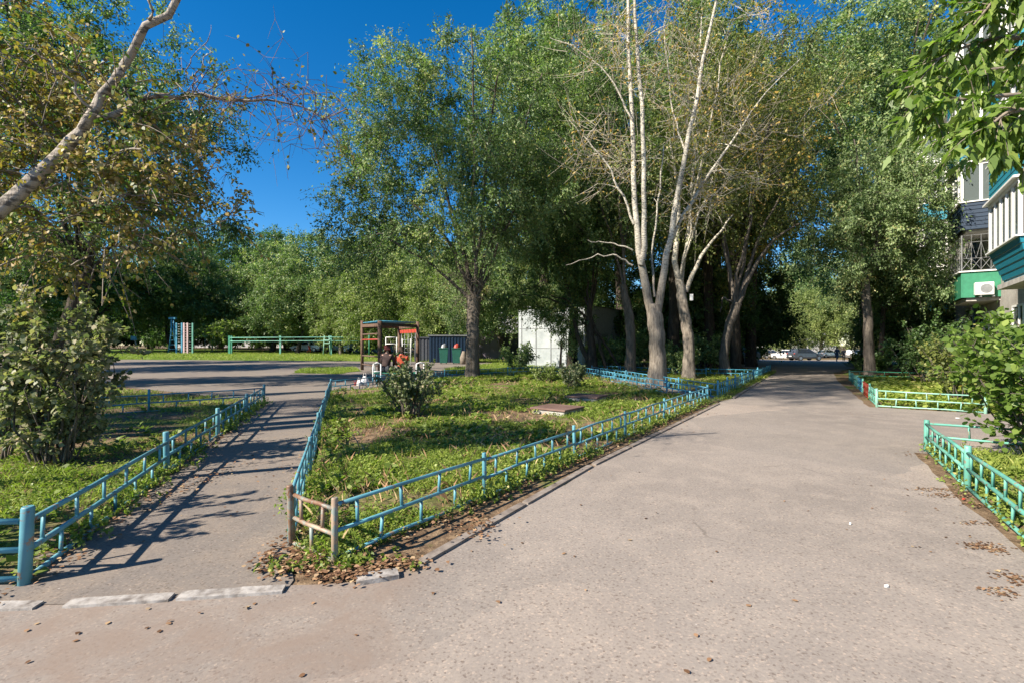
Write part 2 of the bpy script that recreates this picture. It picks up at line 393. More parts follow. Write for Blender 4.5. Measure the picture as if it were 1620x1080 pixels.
def vnoise(x, y, sc, seed=0, octs=3):  # value noise 0..1
    out = 0; amp = 1; tot = 0
    for o in range(octs):
        X = np.asarray(x)*sc+seed*17.3+o*5.1; Y = np.asarray(y)*sc+seed*9.7+o*3.7
        xi = np.floor(X); yi = np.floor(Y); fx = X-xi; fy = Y-yi; fx = fx*fx*(3-2*fx); fy = fy*fy*(3-2*fy)
        h = lambda a, b: np.modf(np.abs(np.sin(a*127.1+b*311.7+seed)*43758.5453))[0]
        v = (h(xi, yi)*(1-fx)+h(xi+1, yi)*fx)*(1-fy)+(h(xi, yi+1)*(1-fx)+h(xi+1, yi+1)*fx)*fy
        out = out+v*amp; tot += amp; amp *= .5; sc *= 2.1
    return out/tot
def wobble(poly, step=.35, amp=.05, seed=1):
    out = []; rnd = random.Random(seed)
    for i in range(len(poly)):
        a = Vector(poly[i]); b = Vector(poly[(i+1) % len(poly)]); n = max(1, min(80, int((b-a).length/step)))
        for k in range(n):
            p = a+(b-a)*k/n; out.append((p.x+rnd.uniform(-amp, amp), p.y+rnd.uniform(-amp, amp)))
    return out
def sheet(name, poly, off, mat, step=2.0, hgt=None, kind='structure'):
    bm = bmesh.new()
    bm.faces.new([bm.verts.new((x, y, 0)) for x, y in poly])
    xs = [p[0] for p in poly]; ys = [p[1] for p in poly]
    for a, lo, hi in ((0, min(xs), max(xs)), (1, min(ys), max(ys))):
        k = math.ceil(lo/step)*step
        while k < hi:
            no = (1, 0, 0) if a == 0 else (0, 1, 0); co = (k, 0, 0) if a == 0 else (0, k, 0)
            bmesh.ops.bisect_plane(bm, geom=bm.verts[:]+bm.edges[:]+bm.faces[:], plane_co=co, plane_no=no, dist=1e-5)
            k += step
    bmesh.ops.triangulate(bm, faces=[f for f in bm.faces if len(f.verts) > 4])
    x = np.array([v.co.x for v in bm.verts]); y = np.array([v.co.y for v in bm.verts]); z = gz(x, y)+off
    if hgt is not None: z = z+hgt(x, y)
    for v, zz in zip(bm.verts, z): v.co.z = zz
    bmesh.ops.recalc_face_normals(bm, faces=bm.faces)
    if sum(f.normal.z for f in bm.faces) < 0: bmesh.ops.reverse_faces(bm, faces=bm.faces)
    me = bpy.data.meshes.new(name); bm.to_mesh(me); bm.free()
    o = link(name, me, mat, smooth=hgt is not None)
    if kind: o['kind'] = kind
    return o
# key ground points (metres), read from the photograph
P0 = (-1.21, 3.34); P00 = (-1.64, 3.66); PB = (-5.6, 15.1)
ISL = [P00, P0, (5.1, 12.75), (3.4, 24.0), (1.0, 24.2), (-2.9, 21.0), PB]
def off2(p, a, b): return (p[0]+a, p[1]+b)
road = [(-14, -6), (12, -6), (12, -2), (3.4, 2.6), (3.62, 3.3), (4.55, 5.0), (5.65, 6.85), (7.3, 6.0), (20, -2), (26, -2), (26, 1), (14.5, 7.8), (8.7, 11.7), (13.9, 20.6),
        (18.5, 27.4), (24, 30), (42, 52), (62, 62), (62, 76), (22, 66), (20, 46), (14.9, 31), (14.75, 27.6), (11.2, 21.9), (6.1, 13.5), (3.9, 24.6), (3.0, 29), (-2, 29), (-3.3, 22), (-6.1, 15.6), (-6.35, 12.9), (-4.15, 5.66), (-3.2, 3.0), (-14, 2.6)]
# one carriageway sheet, one path sheet, one crossing lane
carr = [(-14, -6), (12, -6), (12, -2), (3.0, 2.2), (3.55, 3.3), (4.5, 5.0), (5.6, 6.8), (7.2, 5.8), (20, -3), (26, -3), (26, 1), (14.5, 7.8), (8.6, 11.8), (13.7, 20.6),
        (18.0, 27.4), (22.5, 31), (26, 38), (37, 55), (62, 66), (62, 78), (22, 68), (20, 50), (15.4, 31), (14.9, 27.6), (11.3, 21.9), (6.2, 13.7), (5.45, 12.9), (5.27, 12.5), (1.02, 6.03), (-.62, 3.35), (-.85, 3.10), (-1.2, 3.04), (-1.36, 3.04), (-2.93, 2.86), (-4, 2.78), (-14, 2.3)]
sheet('road', wobble(carr, .4, .025, 3), .004, M['asphalt'])
path = [(-3.35, 2.79), (-2.5, 2.81), (-1.36, 2.98), (-1.40, 3.1), (-1.60, 3.5), (-5.62, 15.2), (-3.2, 21.6), (.8, 24.8), (3.6, 24.8), (5.2, 14), (5.3, 12.95), (6.0, 13.7), (4.2, 25), (4.0, 30), (2, 36), (-3, 42), (-60, 42), (-60, 21), (-14, 17.5), (-6.8, 13.0), (-4.25, 5.66), (-3.3, 3.1)]
sheet('path', wobble(path, .5, .015, 5), .008, M['asphalt_path'])
# grass strip far left, across the crossing lane
sheet('far_lawn', wobble([(-60, 41), (-3, 41.5), (2, 43), (4, 52), (-4, 75), (-60, 75)], .8, .25, 6), .015, M['lawn'])
sheet('verge_patch', wobble([G(465, 590).xy, G(480, 584).xy, G(560, 582).xy, G(570, 587).xy, G(530, 592).xy], .4, .2, 7), .02, M['lawn'])
sheet('hut_lawn', wobble([(-3.2, 24.8), (1, 25.6), (4.4, 26), (9, 28), (13, 31), (18, 48), (6, 52), (-1, 38), (-4, 29)], .6, .2, 9), .021, M['lawn'])
# planted beds
BED2 = [(5.8, 13.8), (11.0, 21.9), (14.6, 27.6), (12, 30), (4.4, 27)]
LEFTB = [(-3.05, 3.055), (-3.99, 5.66), (-6.4, 12.6), (-12, 8), (-13, 3.0)]
RB1 = [(5.83, 6.89), (7.9, 5.5), (12, 3), (9, -1), (3.45, 3.0), (4.70, 5.05)]
RB2 = [(8.8, 11.8), (10.3, 10.65), (14.5, 8.0), (27, 19), (29, 40), (20, 30), (14.2, 20.6)]
def bedh(poly, h, seed):
    def f(x, y):
        d = edged(x, y, poly)
        return -.03+np.clip(d/.35, 0, 1)**.8*(h+.03+(vnoise(x, y, .6, seed)-.5)*.08+(vnoise(x, y, 3, seed+1)-.5)*.05)
    return f
def grow(poly, g):
    c = Vector((sum(p[0] for p in poly)/len(poly), sum(p[1] for p in poly)/len(poly)))
    return [tuple(Vector(p)+(Vector(p)-c).normalized()*g) for p in poly]
BEDS = {'island_bed': (grow(ISL, .13), .05, 11), 'second_bed': (grow(BED2, .2), .05, 12), 'left_bed': (grow(LEFTB, .12), .05, 13), 'right_bed': (RB1, .05, 14), 'far_right_bed': (RB2, .05, 15)}
for k, (p, h, sd) in BEDS.items(): sheet(k, p, .012, M['soil'], .4, bedh(p, h, sd))
# ------------------------------------------------------------------ kerbs
def kerb_run(a, b, n, w, h, label, seed, gap=.02, mat='concrete_old', group='old kerb stones'):
    rnd = random.Random(seed); a = Vector(a); b = Vector(b); t = (b-a).normalized(); s = Vector((-t.y, t.x)); L = (b-a).length
    cuts = [0]+sorted((k+rnd.uniform(-.2, .2))*L/n for k in range(1, n))+[L]
    for c0, c1 in zip(cuts[:-1], cuts[1:]):
        m = int((c1-c0-gap)/.06)+2; vs = []; fs = []
        for k in range(m):
            p = a+t*(c0+(c1-c0-gap)*k/(m-1))
            e = .9 if k in (0, m-1) else 1
            hw1 = w/2*e*rnd.uniform(.95, 1.0); hw2 = w/2*e*rnd.uniform(.95, 1.0); hh = h*e*rnd.uniform(.94, 1.03)
            for sx, z in ((-w*.55, -.08), (-hw1, hh*.85), (hw2, hh), (w*.55, -.08)):
                q = p+s*sx; vs.append((q.x, q.y, gz(q.x, q.y)+z))
        for k in range(m-1): fs += [(k*4+j, k*4+j+1, k*4+4+j+1, k*4+4+j) for j in range(3)]
        fs += [(0, 1, 2, 3), ((m-1)*4+3, (m-1)*4+2, (m-1)*4+1, (m-1)*4)]
        mb = MB(); mb.add(vs, fs); o = mb.build('kerb_stone', M[mat])
        tag(o, label, 'kerb', group)
kerb_run((-3.9, 2.74), (-2.66, 2.80), 1, .085, .022, 'broken white kerb stone at the left end of the path mouth', 1, .05, group='kerb stones left of the path mouth')
kerb_run((-2.56, 2.815), (-1.99, 2.89), 1, .085, .024, 'chipped white kerb stone across the middle of the path mouth', 4, group='kerb stone in the middle of the path mouth')
kerb_run((-1.97, 2.895), (-1.37, 2.985), 1, .085, .026, 'long white kerb stone ending at the leafy corner of the fenced lawn', 5, group='kerb stone by the leafy corner')
kerb_run((-.98, 3.08), (-.72, 3.18), 1, .10, .04, 'short grey kerb stone lying in dry leaves at the lawn corner', 6, group='kerb stone in the leaves')
kerb_run((-.62, 3.35), (.98, 6.03), 2, .07, .03, 'low grey kerb stone half sunk beside the near end of the roadside fence', 7, .03, mat='concrete_soiled', group='kerb stones at the near end of the roadside fence')
kerb_run((1.02, 6.09), (5.27, 12.45), 6, .07, .03, 'low grey kerb stone half sunk along the roadside blue fence', 17, .03, mat='concrete_soiled', group='kerb stones along the roadside fence')
kerb_run((6.15, 13.6), (11.2, 21.7), 8, .08, .04, 'low grey kerb stone along the far blue fence beside the road', 8, .03, mat='concrete_soiled', group='kerb stones along the far roadside fence')
# ------------------------------------------------------------------ fences
def zone(x, y):
    z = gz(x, y)
    for p, h, sd in BEDS.values():
        if inpoly(np.array([x]), np.array([y]), p)[0]: return z
    return z
def fence(pts, label, mat, group, postr=.026, h=.45, zr=(.39, .215, .035), sp=.36, rail=.0155, pm=None, mats=None, ext=0, nopost=(), seed=0):
    rnd = random.Random(seed+len(label))
    base = Vector((*pts[0], gz(*pts[0])))
    t = thing('metal_fence', label, 'fence', base, 0, group)
    for i, p in enumerate(pts):
        if i in nopost: continue
        g = gz(*p)-base.z; x, y = p[0]-base.x, p[1]-base.y
        r = postr*(1 if i else 1.05); hh = h*rnd.uniform(.97, 1.04); lx, ly = rnd.uniform(-.02, .02), rnd.uniform(-.02, .02)
        mb = MB(); mb.tube([(x, y, g-.15), (x+lx, y+ly, g+hh-.01), (x+lx, y+ly, g+hh)], [r, r, r*.85], 10)
        mb.build('post', pm or mat, t, True)
    for i in range(len(pts)-1):
        a = Vector((*pts[i], gz(*pts[i])))-base; b = Vector((*pts[i+1], gz(*pts[i+1])))-base
        d = b-a; L = d.length; u = d/L; mb = MB(); st = postr*.7
        j = rnd.uniform(-.012, .012)
        for z in zr:
            k = [a+u*st, a+u*(L*.33), a+u*(L*.66), b-u*st]
            mb.tube([q+Vector((0, 0, z+j+rnd.uniform(-.009, .009))) for q in k], rail, 8)
        n = max(2, int(round((L-.1)/sp)))
        for q in range(n):
            for lo, hi, o in ((zr[1], zr[0], .45), (zr[2], zr[1], .95)):
                s_ = (q+o)*L/n
                if s_ > L-.06: continue
                c = a+u*s_; e = rnd.uniform(-.018, .018)
                mb.bar(c+Vector((0, 0, lo+j)), c+u*e+Vector((0, 0, hi+j)), .024, .011)
        mb.build('rail_panel', (mats or {}).get(i, mat), t, True)
    return t
def along(a, b, ts):
    a = Vector(a); b = Vector(b); u = (b-a).normalized(); return [tuple(a+u*k) for k in ts]
fence(along(P0, (5.1, 12.75), [0, 1.7, 3.65, 5.45, 7.5, 9.5, 11.34]), 'long turquoise pipe fence between the central lawn and the road', M['blue'], 'low pipe fences', postr=.022, nopost=(0,))
fence([P00, P0], 'short rusty three rail fence closing the near tip of the central lawn', M['rusty'], 'low pipe fences', postr=.023, sp=5, zr=(.37, .2, .02), pm=M['rusty'])
fence(along(off2(P00, -.03, .05), PB, [0, 2, 4.0, 6, 8, 10, 12.05]), 'turquoise pipe fence on the path side of the central lawn', M['blue'], 'low pipe fences')
fence([PB, (-4.77, 17.3), (-3.8, 19.2), (-2.9, 21.0), (-1.6, 22.0), (-.2, 23.1), (1.0, 24.2)], 'blue pipe fence at the back of the central lawn behind the two seated people', M['blue_dark'], 'low pipe fences', sp=.42)
fence([(1.0, 24.2), (3.4, 24.0), (3.75, 21.6), (4.05, 19.4), (4.4, 17.2), (4.75, 15), (5.1, 12.75)], 'bright blue pipe fence behind the central lawn passing the pale poplar trunk', M['blue_bright'], 'low pipe fences')
fence([(5.8, 13.8), (5.45, 16), (5.1, 18.2), (4.75, 20.4), (4.4, 22.6), (4.1, 25)], 'bright blue pipe fence on the near side of the bed beyond the lawn', M['blue_bright'], 'low pipe fences', nopost=(0,))
fence(along((5.8, 13.8), (11.0, 21.9), [0, 1.6, 3.2, 4.8, 6.4, 8, 9.62]), 'bright blue roadside pipe fence beyond the path gap with a pale corner post', M['blue_bright'], 'low pipe fences', h=.5)
fence(along((11.1, 22.1), (14.6, 27.6), [0, 2.1, 4.2, 6.5]), 'dark teal pipe fence farthest along the left side of the road', M['blue_dark'], 'low pipe fences')
fence([(11.0, 22.0), (9.0, 22.7), (7.0, 23.6), (5.6, 25.2), (4.3, 27.0)], 'thin blue pipe fence crossing behind the leaning tree trunks', M['blue_dark'], 'low pipe fences')
fence([(-3.05, 3.055), (-3.99, 5.66), (-4.75, 7.9), (-5.6, 10.3), (-6.4, 12.6)], 'turquoise pipe fence with a thick front post on the left of the path', M['blue'], 'low pipe fences', postr=.033, h=.48, sp=.42, rail=.019)
fence([(-3.05, 3.055), (-4.6, 2.95), (-6.2, 2.85)], 'peeling turquoise pipe fence leaving the picture at the far left', M['blue'], 'low pipe fences', rail=.019, nopost=(0,))
fence([(-6.4, 12.6), (-8.05, 10.85), (-9.7, 9.1), (-11.4, 7.3), (-13, 5.6)], 'shaded blue pipe fence running left behind the big shrub', M['blue_dark'], 'low pipe fences', sp=.5, nopost=(0,), h=.5)
fence([(5.83, 6.89), (4.70, 5.05), (3.70, 3.38), (2.9, 1.9)], 'mint green pipe fence at the right edge of the road in front', M['mint'], 'low pipe fences', postr=.031, rail=.018, sp=.3)
fence([(5.83, 6.89), (7.5, 5.75), (9.2, 4.6)], 'mint green pipe fence turning right along the side path, nearest the viewer', M['mint'], 'low pipe fences', nopost=(0,), sp=.8)
fence([(8.8, 11.8), (10.3, 10.65)], 'pale mint pipe fence facing the side path in front of the leafy bed', M['mint_pale'], 'low pipe fences', sp=.38, postr=.03, h=.46)
fence(along((8.8, 11.8), (14.2, 20.6), [0, 1.9, 3.8, 5.9, 8, 10.3]), 'green and red pipe fence along the right side of the road under the elm', M['mint'], 'low pipe fences', mats={1: M['red_paint'], 2: M['blue_bright']}, nopost=(0,), pm=M['mint'])
fence([(14.2, 20.6), (16.5, 19.6), (19, 18.5)], 'green pipe fence crossing behind the elm on the right', M['green_paint'], 'low pipe fences', nopost=(0,), sp=.8)
# ------------------------------------------------------------------ tree builder
UP = np.array([0, 0, 1.])
def nrm(a): return a/(np.linalg.norm(a, axis=-1, keepdims=True)+1e-9)
def leaves(P, D, size, rng, shape='rhomb', flat=.5, wid=.5, droop=.25, spread=.9, hint=None):
    n = len(P)
    a = nrm(D*.6+rng.normal(0, 1, (n, 3))*spread*.7+UP*-droop)
    hv = rng.normal(0, 1, (n, 3))+UP*flat*1.5 if hint is None else rng.normal(0, .55, (n, 3))+UP*.35+hint*1.1
    s = nrm(np.cross(a, nrm(hv)))
    nn = np.cross(s, a); s_ = np.where((nn[:, 2] < 0)[:, None], -s, s)
    L = (size*rng.uniform(.65, 1.25, n))[:, None]; Wd = L*wid*.5
    nn = np.where((nn[:, 2] < 0)[:, None], -nn, nn)
    if shape == 'rhomb':
        return np.stack([P, P+a*L*.45+s_*Wd, P+a*L+nn*L*-.12, P+a*L*.45-s_*Wd], 1)
    if shape == 'oval':
        f = nn*L*.06
        return np.stack([P, P+a*L*.22+s_*Wd*.8+f, P+a*L*.55+s_*Wd+f, P+a*L*.85+s_*Wd*.45, P+a*L-nn*L*.1, P+a*L*.85-s_*Wd*.45, P+a*L*.55-s_*Wd+f, P+a*L*.22-s_*Wd*.8+f], 1)
    if shape == 'maple':           # lobed leaflet with a toothed edge
        pr = [(0, 0), (.12, .5), (.3, .78), (.36, .62), (.52, .95), (.62, .62), (.78, .45), (1.05, 0), (.78, -.45), (.62, -.55), (.5, -1.0), (.36, -.6), (.28, -.72), (.12, -.5)]
        return np.stack([P+a*L*u+s_*Wd*w+nn*L*(.1*abs(w)-.15*u*u) for u, w in pr], 1)
def bez(a, b, c, m):
    t = np.linspace(0, 1, m)[:, None]; return (1-t)**2*a+2*t*(1-t)*b+t*t*c
def make_tree(name, label, cat, loc, leafm, barkm, seed, trunk, limbs=6, env=None, nclump=150, clumpr=1.1, twigs=14, lpt=18, leaf=.085,
              fork=None, rz=0, group=None, explicit=None, twigm=None, twigfrac=.33, shape='rhomb', droop=.25, wid=.5, toneshift=0, bare=0, conn=.013, tr_len=1.0, hang=.3, limbr=.5, scale=1, shell=.45, dens=1.4, lk=1.3):
    """trunk: list of (x,y,z,r) local. env: list of ellipsoids (x,y,z,rx,ry,rz) for the crown. explicit: extra limb polylines."""
    rng = np.random.default_rng(seed); nclump = int(nclump*dens); leaf *= lk; limbr *= .75; clumpr *= .84; lpt = int(lpt*1.1)
    root = thing(name, label, cat, loc, rz, group); root.scale = (scale,)*3
    parts = []; nodes = []; nrad = []
    tp = np.array([t[:3] for t in trunk], float); tr = np.array([t[3] for t in trunk], float)
    m = 18; s = np.linspace(0, len(tp)-1, m)
    P = np.stack([np.interp(s, range(len(tp)), tp[:, k]) for k in range(3)], 1); R = np.interp(s, range(len(tp)), tr)
    P[1:-1, :2] += rng.normal(0, tr[0]*.05, (m-2, 2))
    R = R*(1+.3*np.exp(-np.maximum(P[:, 2]-P[0, 2], 0)/.35))
    v, q = tubes(P[None], R[None], 16)
    ang = np.arctan2(v[:, 1]-np.repeat(P[:, 1], 16), v[:, 0]-np.repeat(P[:, 0], 16)); rr = np.repeat(R, 16)
    bumpv = 1+.06*np.sin(ang*5+v[:, 2]*2)+.05*np.sin(ang*3+v[:, 2]*.9+seed)+rng.normal(0, .03, len(v))
    v[:, 0] = np.repeat(P[:, 0], 16)+(v[:, 0]-np.repeat(P[:, 0], 16))*bumpv; v[:, 1] = np.repeat(P[:, 1], 16)+(v[:, 1]-np.repeat(P[:, 1], 16))*bumpv
    parts.append((v, q))
    fk = tp[-1]; r0 = tr[-1]
    env = env or [(0, 0, 9, 4, 4, 5)]
    ev = np.array(env, float); vol = ev[:, 3]*ev[:, 4]*ev[:, 5]; vol /= vol.sum()
    cs = (ev[:, :3]*vol[:, None]).sum(0)
    nodes.append(P[-3:]); nrad.append(R[-3:])
    if explicit:
        for pl in explicit:
            a = np.array(pl, float); s = np.linspace(0, len(a)-1, 14)
            # smooth
            Q = np.stack([np.interp(s, range(len(a)), a[:, k]) for k in range(4)], 1)
            Q[1:-1, :3] = (Q[:-2, :3]+2*Q[1:-1, :3]+Q[2:, :3])/4
            Q[1:-1, :3] += rng.normal(0, .025, (12, 3))
            parts.append(tubes(Q[None, :, :3], Q[None, :, 3], 9)); nodes.append(Q[2:, :3]); nrad.append(Q[2:, 3])
    for i in range(limbs):
        e = ev[rng.choice(len(ev), p=vol)] if i >= len(ev) else ev[i]
        az = rng.uniform(0, 2*PI) if limbs < 3 else 2*PI*i/limbs+rng.uniform(-.4, .4)
        rr_ = rng.uniform(.3, .75)
        tgt = e[:3]+np.array([math.cos(az)*rr_*e[3], math.sin(az)*rr_*e[4], rng.uniform(.1, .75)*e[5]])
        st = fk+(P[-4]-fk)*rng.uniform(0, .9)
        midp = st*.55+tgt*.45+np.array([0, 0, .12*np.linalg.norm(tgt-st)])+rng.normal(0, .25, 3)
        B = bez(st, midp, tgt, 12); B[1:-1] += rng.normal(0, .05, (10, 3))
        rd = np.linspace(r0*limbr*rng.uniform(.8, 1.15), .03, 12)
        parts.append(tubes(B[None], rd[None], 8)); nodes.append(B[2:]); nrad.append(rd[2:])
    nd = np.concatenate(nodes); nr = np.concatenate(nrad)
    # clumps
    e = ev[rng.choice(len(ev), nclump, p=vol)]
    d = nrm(rng.normal(0, 1, (nclump, 3))); r = rng.uniform(0, 1, nclump)[:, None]**shell*rng.uniform(.9, 1.1, nclump)[:, None]
    Cc = e[:, :3]+d*r*e[:, 3:6]
    order = np.argsort(np.linalg.norm(Cc-fk, axis=1)); Cc = Cc[order]
    BP = []; BR = []
    for c in Cc:
        dd = np.linalg.norm(nd-c, axis=1)+np.maximum(nd[:, 2]-c[2], 0)*1.2
        k = int(np.argmin(dd)); a = nd[k]; L = np.linalg.norm(c-a)
        mid = (a+c)/2+np.array([0, 0, .15*L])+rng.normal(0, .08*L, 3)
        B = bez(a, mid, c, 7); ra = min(nr[k]*.75, .012+conn*L)
        rd = np.linspace(ra, .008, 7)
        BP.append(B); BR.append(rd); nd = np.concatenate([nd, B[3:]]); nr = np.concatenate([nr, rd[3:]])
    parts.append(tubes(np.array(BP), np.array(BR), 5))
    # twigs
    nt_ = nclump*twigs
    cl = np.repeat(np.arange(nclump), twigs); rc = clumpr*rng.uniform(.55, 1.35, nclump)
    out = nrm(Cc-cs*np.array([1, 1, .8]))
    D = nrm(rng.normal(0, 1, (nt_, 3))*.9+out[cl]*.55+UP*.15)
    st = Cc[cl]+rng.normal(0, .18, (nt_, 3))*rc[cl][:, None]
    TL = rc[cl]*rng.uniform(.5, 1.3, nt_)*tr_len
    sag = hang*TL[:, None]*UP
    tpts = np.stack([st+D*(TL*u)[:, None]-sag*u*u for u in (0, .35, .7, 1.0)], 1)
    sel = rng.uniform(0, 1, nt_) < twigfrac
    if sel.any():
        tv = tubes(tpts[sel], np.tile(np.array([.007, .0055, .004, .0025])*(1+leaf*3), (int(sel.sum()), 1)), 3)
        if twigm is None: parts.append(tv)
        else: link('twigs', quadmesh('twigs', [tv]), twigm, root)
    link('trunk', quadmesh('trunk', parts), barkm, root)
    # leaves
    u = rng.uniform(.08, 1, (nt_, lpt)); ti = np.repeat(np.arange(nt_), lpt); u = u.ravel()
    keep = rng.uniform(0, 1, len(u)) >= bare
    ti = ti[keep]; u = u[keep]
    LP = st[ti]+D[ti]*(TL[ti]*u)[:, None]-sag[ti]*(u*u)[:, None]+rng.normal(0, leaf*.5, (len(u), 3))
    LD = nrm(D[ti]-2*hang*UP*u[:, None])
    ctone = np.clip(.44+toneshift+rng.normal(0, .22, nclump), 0, 1)
    tone = np.clip(ctone[cl[ti]]+rng.normal(0, .17, len(u))+.12*(rng.uniform(0, 1, len(u)) > .96)*3, 0, 1)
    me = polymesh('crown', leaves(LP, LD, leaf, rng, shape, wid=wid, droop=droop, hint=nrm(LP-Cc[cl[ti]]+UP*.1)), tone)
    link('crown', me, leafm, root)
    return root
def T(px, py, Y=None):
    if Y is None: return G(px, py)
    x = (px-CX)/F*Y; return Vector((x, Y, gz(x, Y)))
def loc(base, px, py, dY=0, r=None):    # pixel seen at the tree's depth -> local coordinates
    p = V(px, py, base.y+dY)-base
    return (p.x, p.y, p.z) if r is None else (p.x, p.y, p.z, r)
# --- central elm with a dark crown, trunk right of the shrub
b = T(747, 600)
make_tree('elm_tree', 'broad elm with dark rounded crown and grey trunk by the back fence of the lawn', 'tree', b, M['elm'], M['bark'], 21,
          [(0, 0, -.1, .30), (.02, 0, 1.2, .27), (.05, 0, 2.6, .26), (.1, 0, 3.6, .30)], 9,
          [(-.3, 0, 9.5, 5.2, 5, 4.6), (-3.6, -.5, 9.2, 3.2, 3, 4.0), (2.2, 0, 8.5, 3.6, 3.5, 3.8), (-2.0, 0, 12.6, 2.6, 2.6, 2.4), (-4.4, -.5, 6.0, 2.5, 2.2, 1.9), (-.8, -1, 6.4, 3.6, 3, 1.7), (3.2, 0, 12, 2.8, 2.8, 2.6), (0, 0, 13.6, 2.4, 2.4, 1.8)], 300, 1.1, 14, 19, .09, shell=.5, limbr=.36, dens=1.6)
# fine bare shoots bursting from the elm's fork
# --- pale poplar with long bare leaders
b = T(1040, 612); L_ = lambda *a: loc(b, *a)
make_tree('poplar_tree', 'tall pale poplar with thick grey trunk and long bare whitish stems beside the roadside fence', 'tree', b, M['yellow'], M['bark_poplar'], 31,
          [(0, 0, -.1, .33), (0, 0, .8, .28), (-.03, 0, 1.8, .265), (-.1, 0, 2.5, .27), (-.12, 0, 2.9, .22)], 0,
          [(-.6, 0, 11, 3.0, 2.6, 4.2), (3.0, .5, 10.0, 2.6, 2.2, 3.4), (.5, 0, 14.5, 3.8, 3, 3.2), (-2.2, 0, 8, 1.6, 1.5, 2.2), (1.2, 0, 7.4, 2.8, 2, 2.0)], 105, 1.25, 12, 4, .09,
          explicit=[[L_(1032, 500, 0, .16), L_(1018, 440, 0, .14), L_(1006, 360, 0, .10), L_(1003, 250, .1, .085), L_(998, 120, .2, .07), L_(992, -60, .3, .045)],
                    [L_(1014, 420, -.1, .11), L_(1019, 350, -.2, .085), L_(1019, 250, -.25, .078), L_(1013, 130, -.2, .065), L_(1004, 0, -.1, .05), L_(1000, -90, 0, .04)],
                    [L_(1040, 495, 0, .148), L_(1048, 440, -.1, .125), L_(1062, 370, -.2, .101), L_(1080, 270, -.3, .086), L_(1104, 140, -.3, .066), L_(1138, -20, -.3, .039)],
                    [L_(1055, 405, -.1, .078), L_(1075, 350, 0, .070), L_(1115, 285, .1, .058), L_(1148, 240, .2, .039), L_(1200, 160, .3, .023), L_(1265, 95, .4, .016)],
                    [L_(1003, 355, 0, .047), L_(985, 310, 0, .039), L_(962, 262, -.1, .031), L_(930, 225, -.2, .020), L_(900, 190, -.2, .012)],
                    [L_(1001, 420, 0, .035), L_(975, 403, -.1, .027), L_(940, 405, -.2, .020), L_(895, 420, -.3, .009)],
                    [L_(1001, 396, 0, .031), L_(970, 385, .1, .023), L_(930, 380, .1, .012)],
                    [L_(1036, 470, 0, .047), L_(1030, 410, .2, .039), L_(1040, 330, .3, .031), L_(1050, 230, .4, .020)],
                    [L_(1000, 190, 0, .039), L_(960, 110, .1, .023), L_(900, 70, .1, .016), L_(870, 60, .2, .008)],
                    [L_(1086, 250, 0, .031), L_(1060, 160, .1, .023), L_(1050, 40, .1, .016)]],
          twigm=M['twig_pale'], twigfrac=.85, hang=-.1, bare=.45, tr_len=1.1, conn=.012)
# --- trees grouped behind the poplar
b = T(1090, 600); L_ = lambda *a: loc(b, *a)
make_tree('poplar_tree', 'leaning poplar with grey twisted trunk just right of the pale bare poplar', 'tree', b, M['olive'], M['bark_poplar'], 41,
          [(0, 0, -.1, .27), L_(1090, 540, 0, .23), L_(1082, 490, 0, .22), L_(1074, 440, 0, .17)], 3,
          [(0, 0, 10, 3.4, 3, 4.0), (1.5, 0, 14, 3, 3, 3.5)], 100, 1.2, 12, 14, .10,
          explicit=[[L_(1080, 470, 0, .14), L_(1066, 410, 0, .12), L_(1075, 330, .1, .09), L_(1060, 220, .2, .05)], [L_(1085, 462, 0, .11), L_(1097, 430, 0, .09), L_(1120, 390, 0, .06), L_(1160, 340, 0, .03)]], hang=.1, bare=.25)
b = T(1150, 597); L_ = lambda *a: loc(b, *a)
make_tree('poplar_tree', 'crooked tree with forked brown trunk and dead branches close to the road edge', 'tree', b, M['olive'], M['bark'], 43,
          [(0, 0, -.1, .26), L_(1145, 560, 0, .2), L_(1152, 520, 0, .19), L_(1166, 480, 0, .22)], 4,
          [(1.0, 0, 9, 3.4, 3, 3.2), (2.5, 0, 12.5, 3.5, 3, 3.2)], 95, 1.2, 12, 12, .10,
          explicit=[[L_(1164, 485, 0, .13), L_(1156, 440, 0, .1), L_(1142, 380, 0, .06), L_(1140, 320, 0, .03)], [L_(1168, 480, 0, .13), L_(1190, 430, 0, .1), L_(1220, 380, 0, .06), L_(1290, 340, 0, .03)],
                    [L_(1160, 478, 0, .05), L_(1142, 470, 0, .04), L_(1140, 495, 0, .02)]], bare=.3)
b = T(998, 596); L_ = lambda *a: loc(b, *a)
make_tree('poplar_tree', 'slim brown tree left of the pale bare poplar, its trunk half hidden in shade', 'tree', b, M['elm'], M['bark'], 47,
          [(0, 0, -.1, .26), L_(998, 545, 0, .22), L_(996, 500, 0, .22), L_(985, 450, 0, .16)], 4,
          [(-.5, 0, 10, 3.4, 3, 4.2), (-1.5, 0, 14.5, 3, 3, 3)], 110, 1.2, 12, 14, .10, bare=.1)
b = T(938, 590); L_ = lambda *a: loc(b, *a)
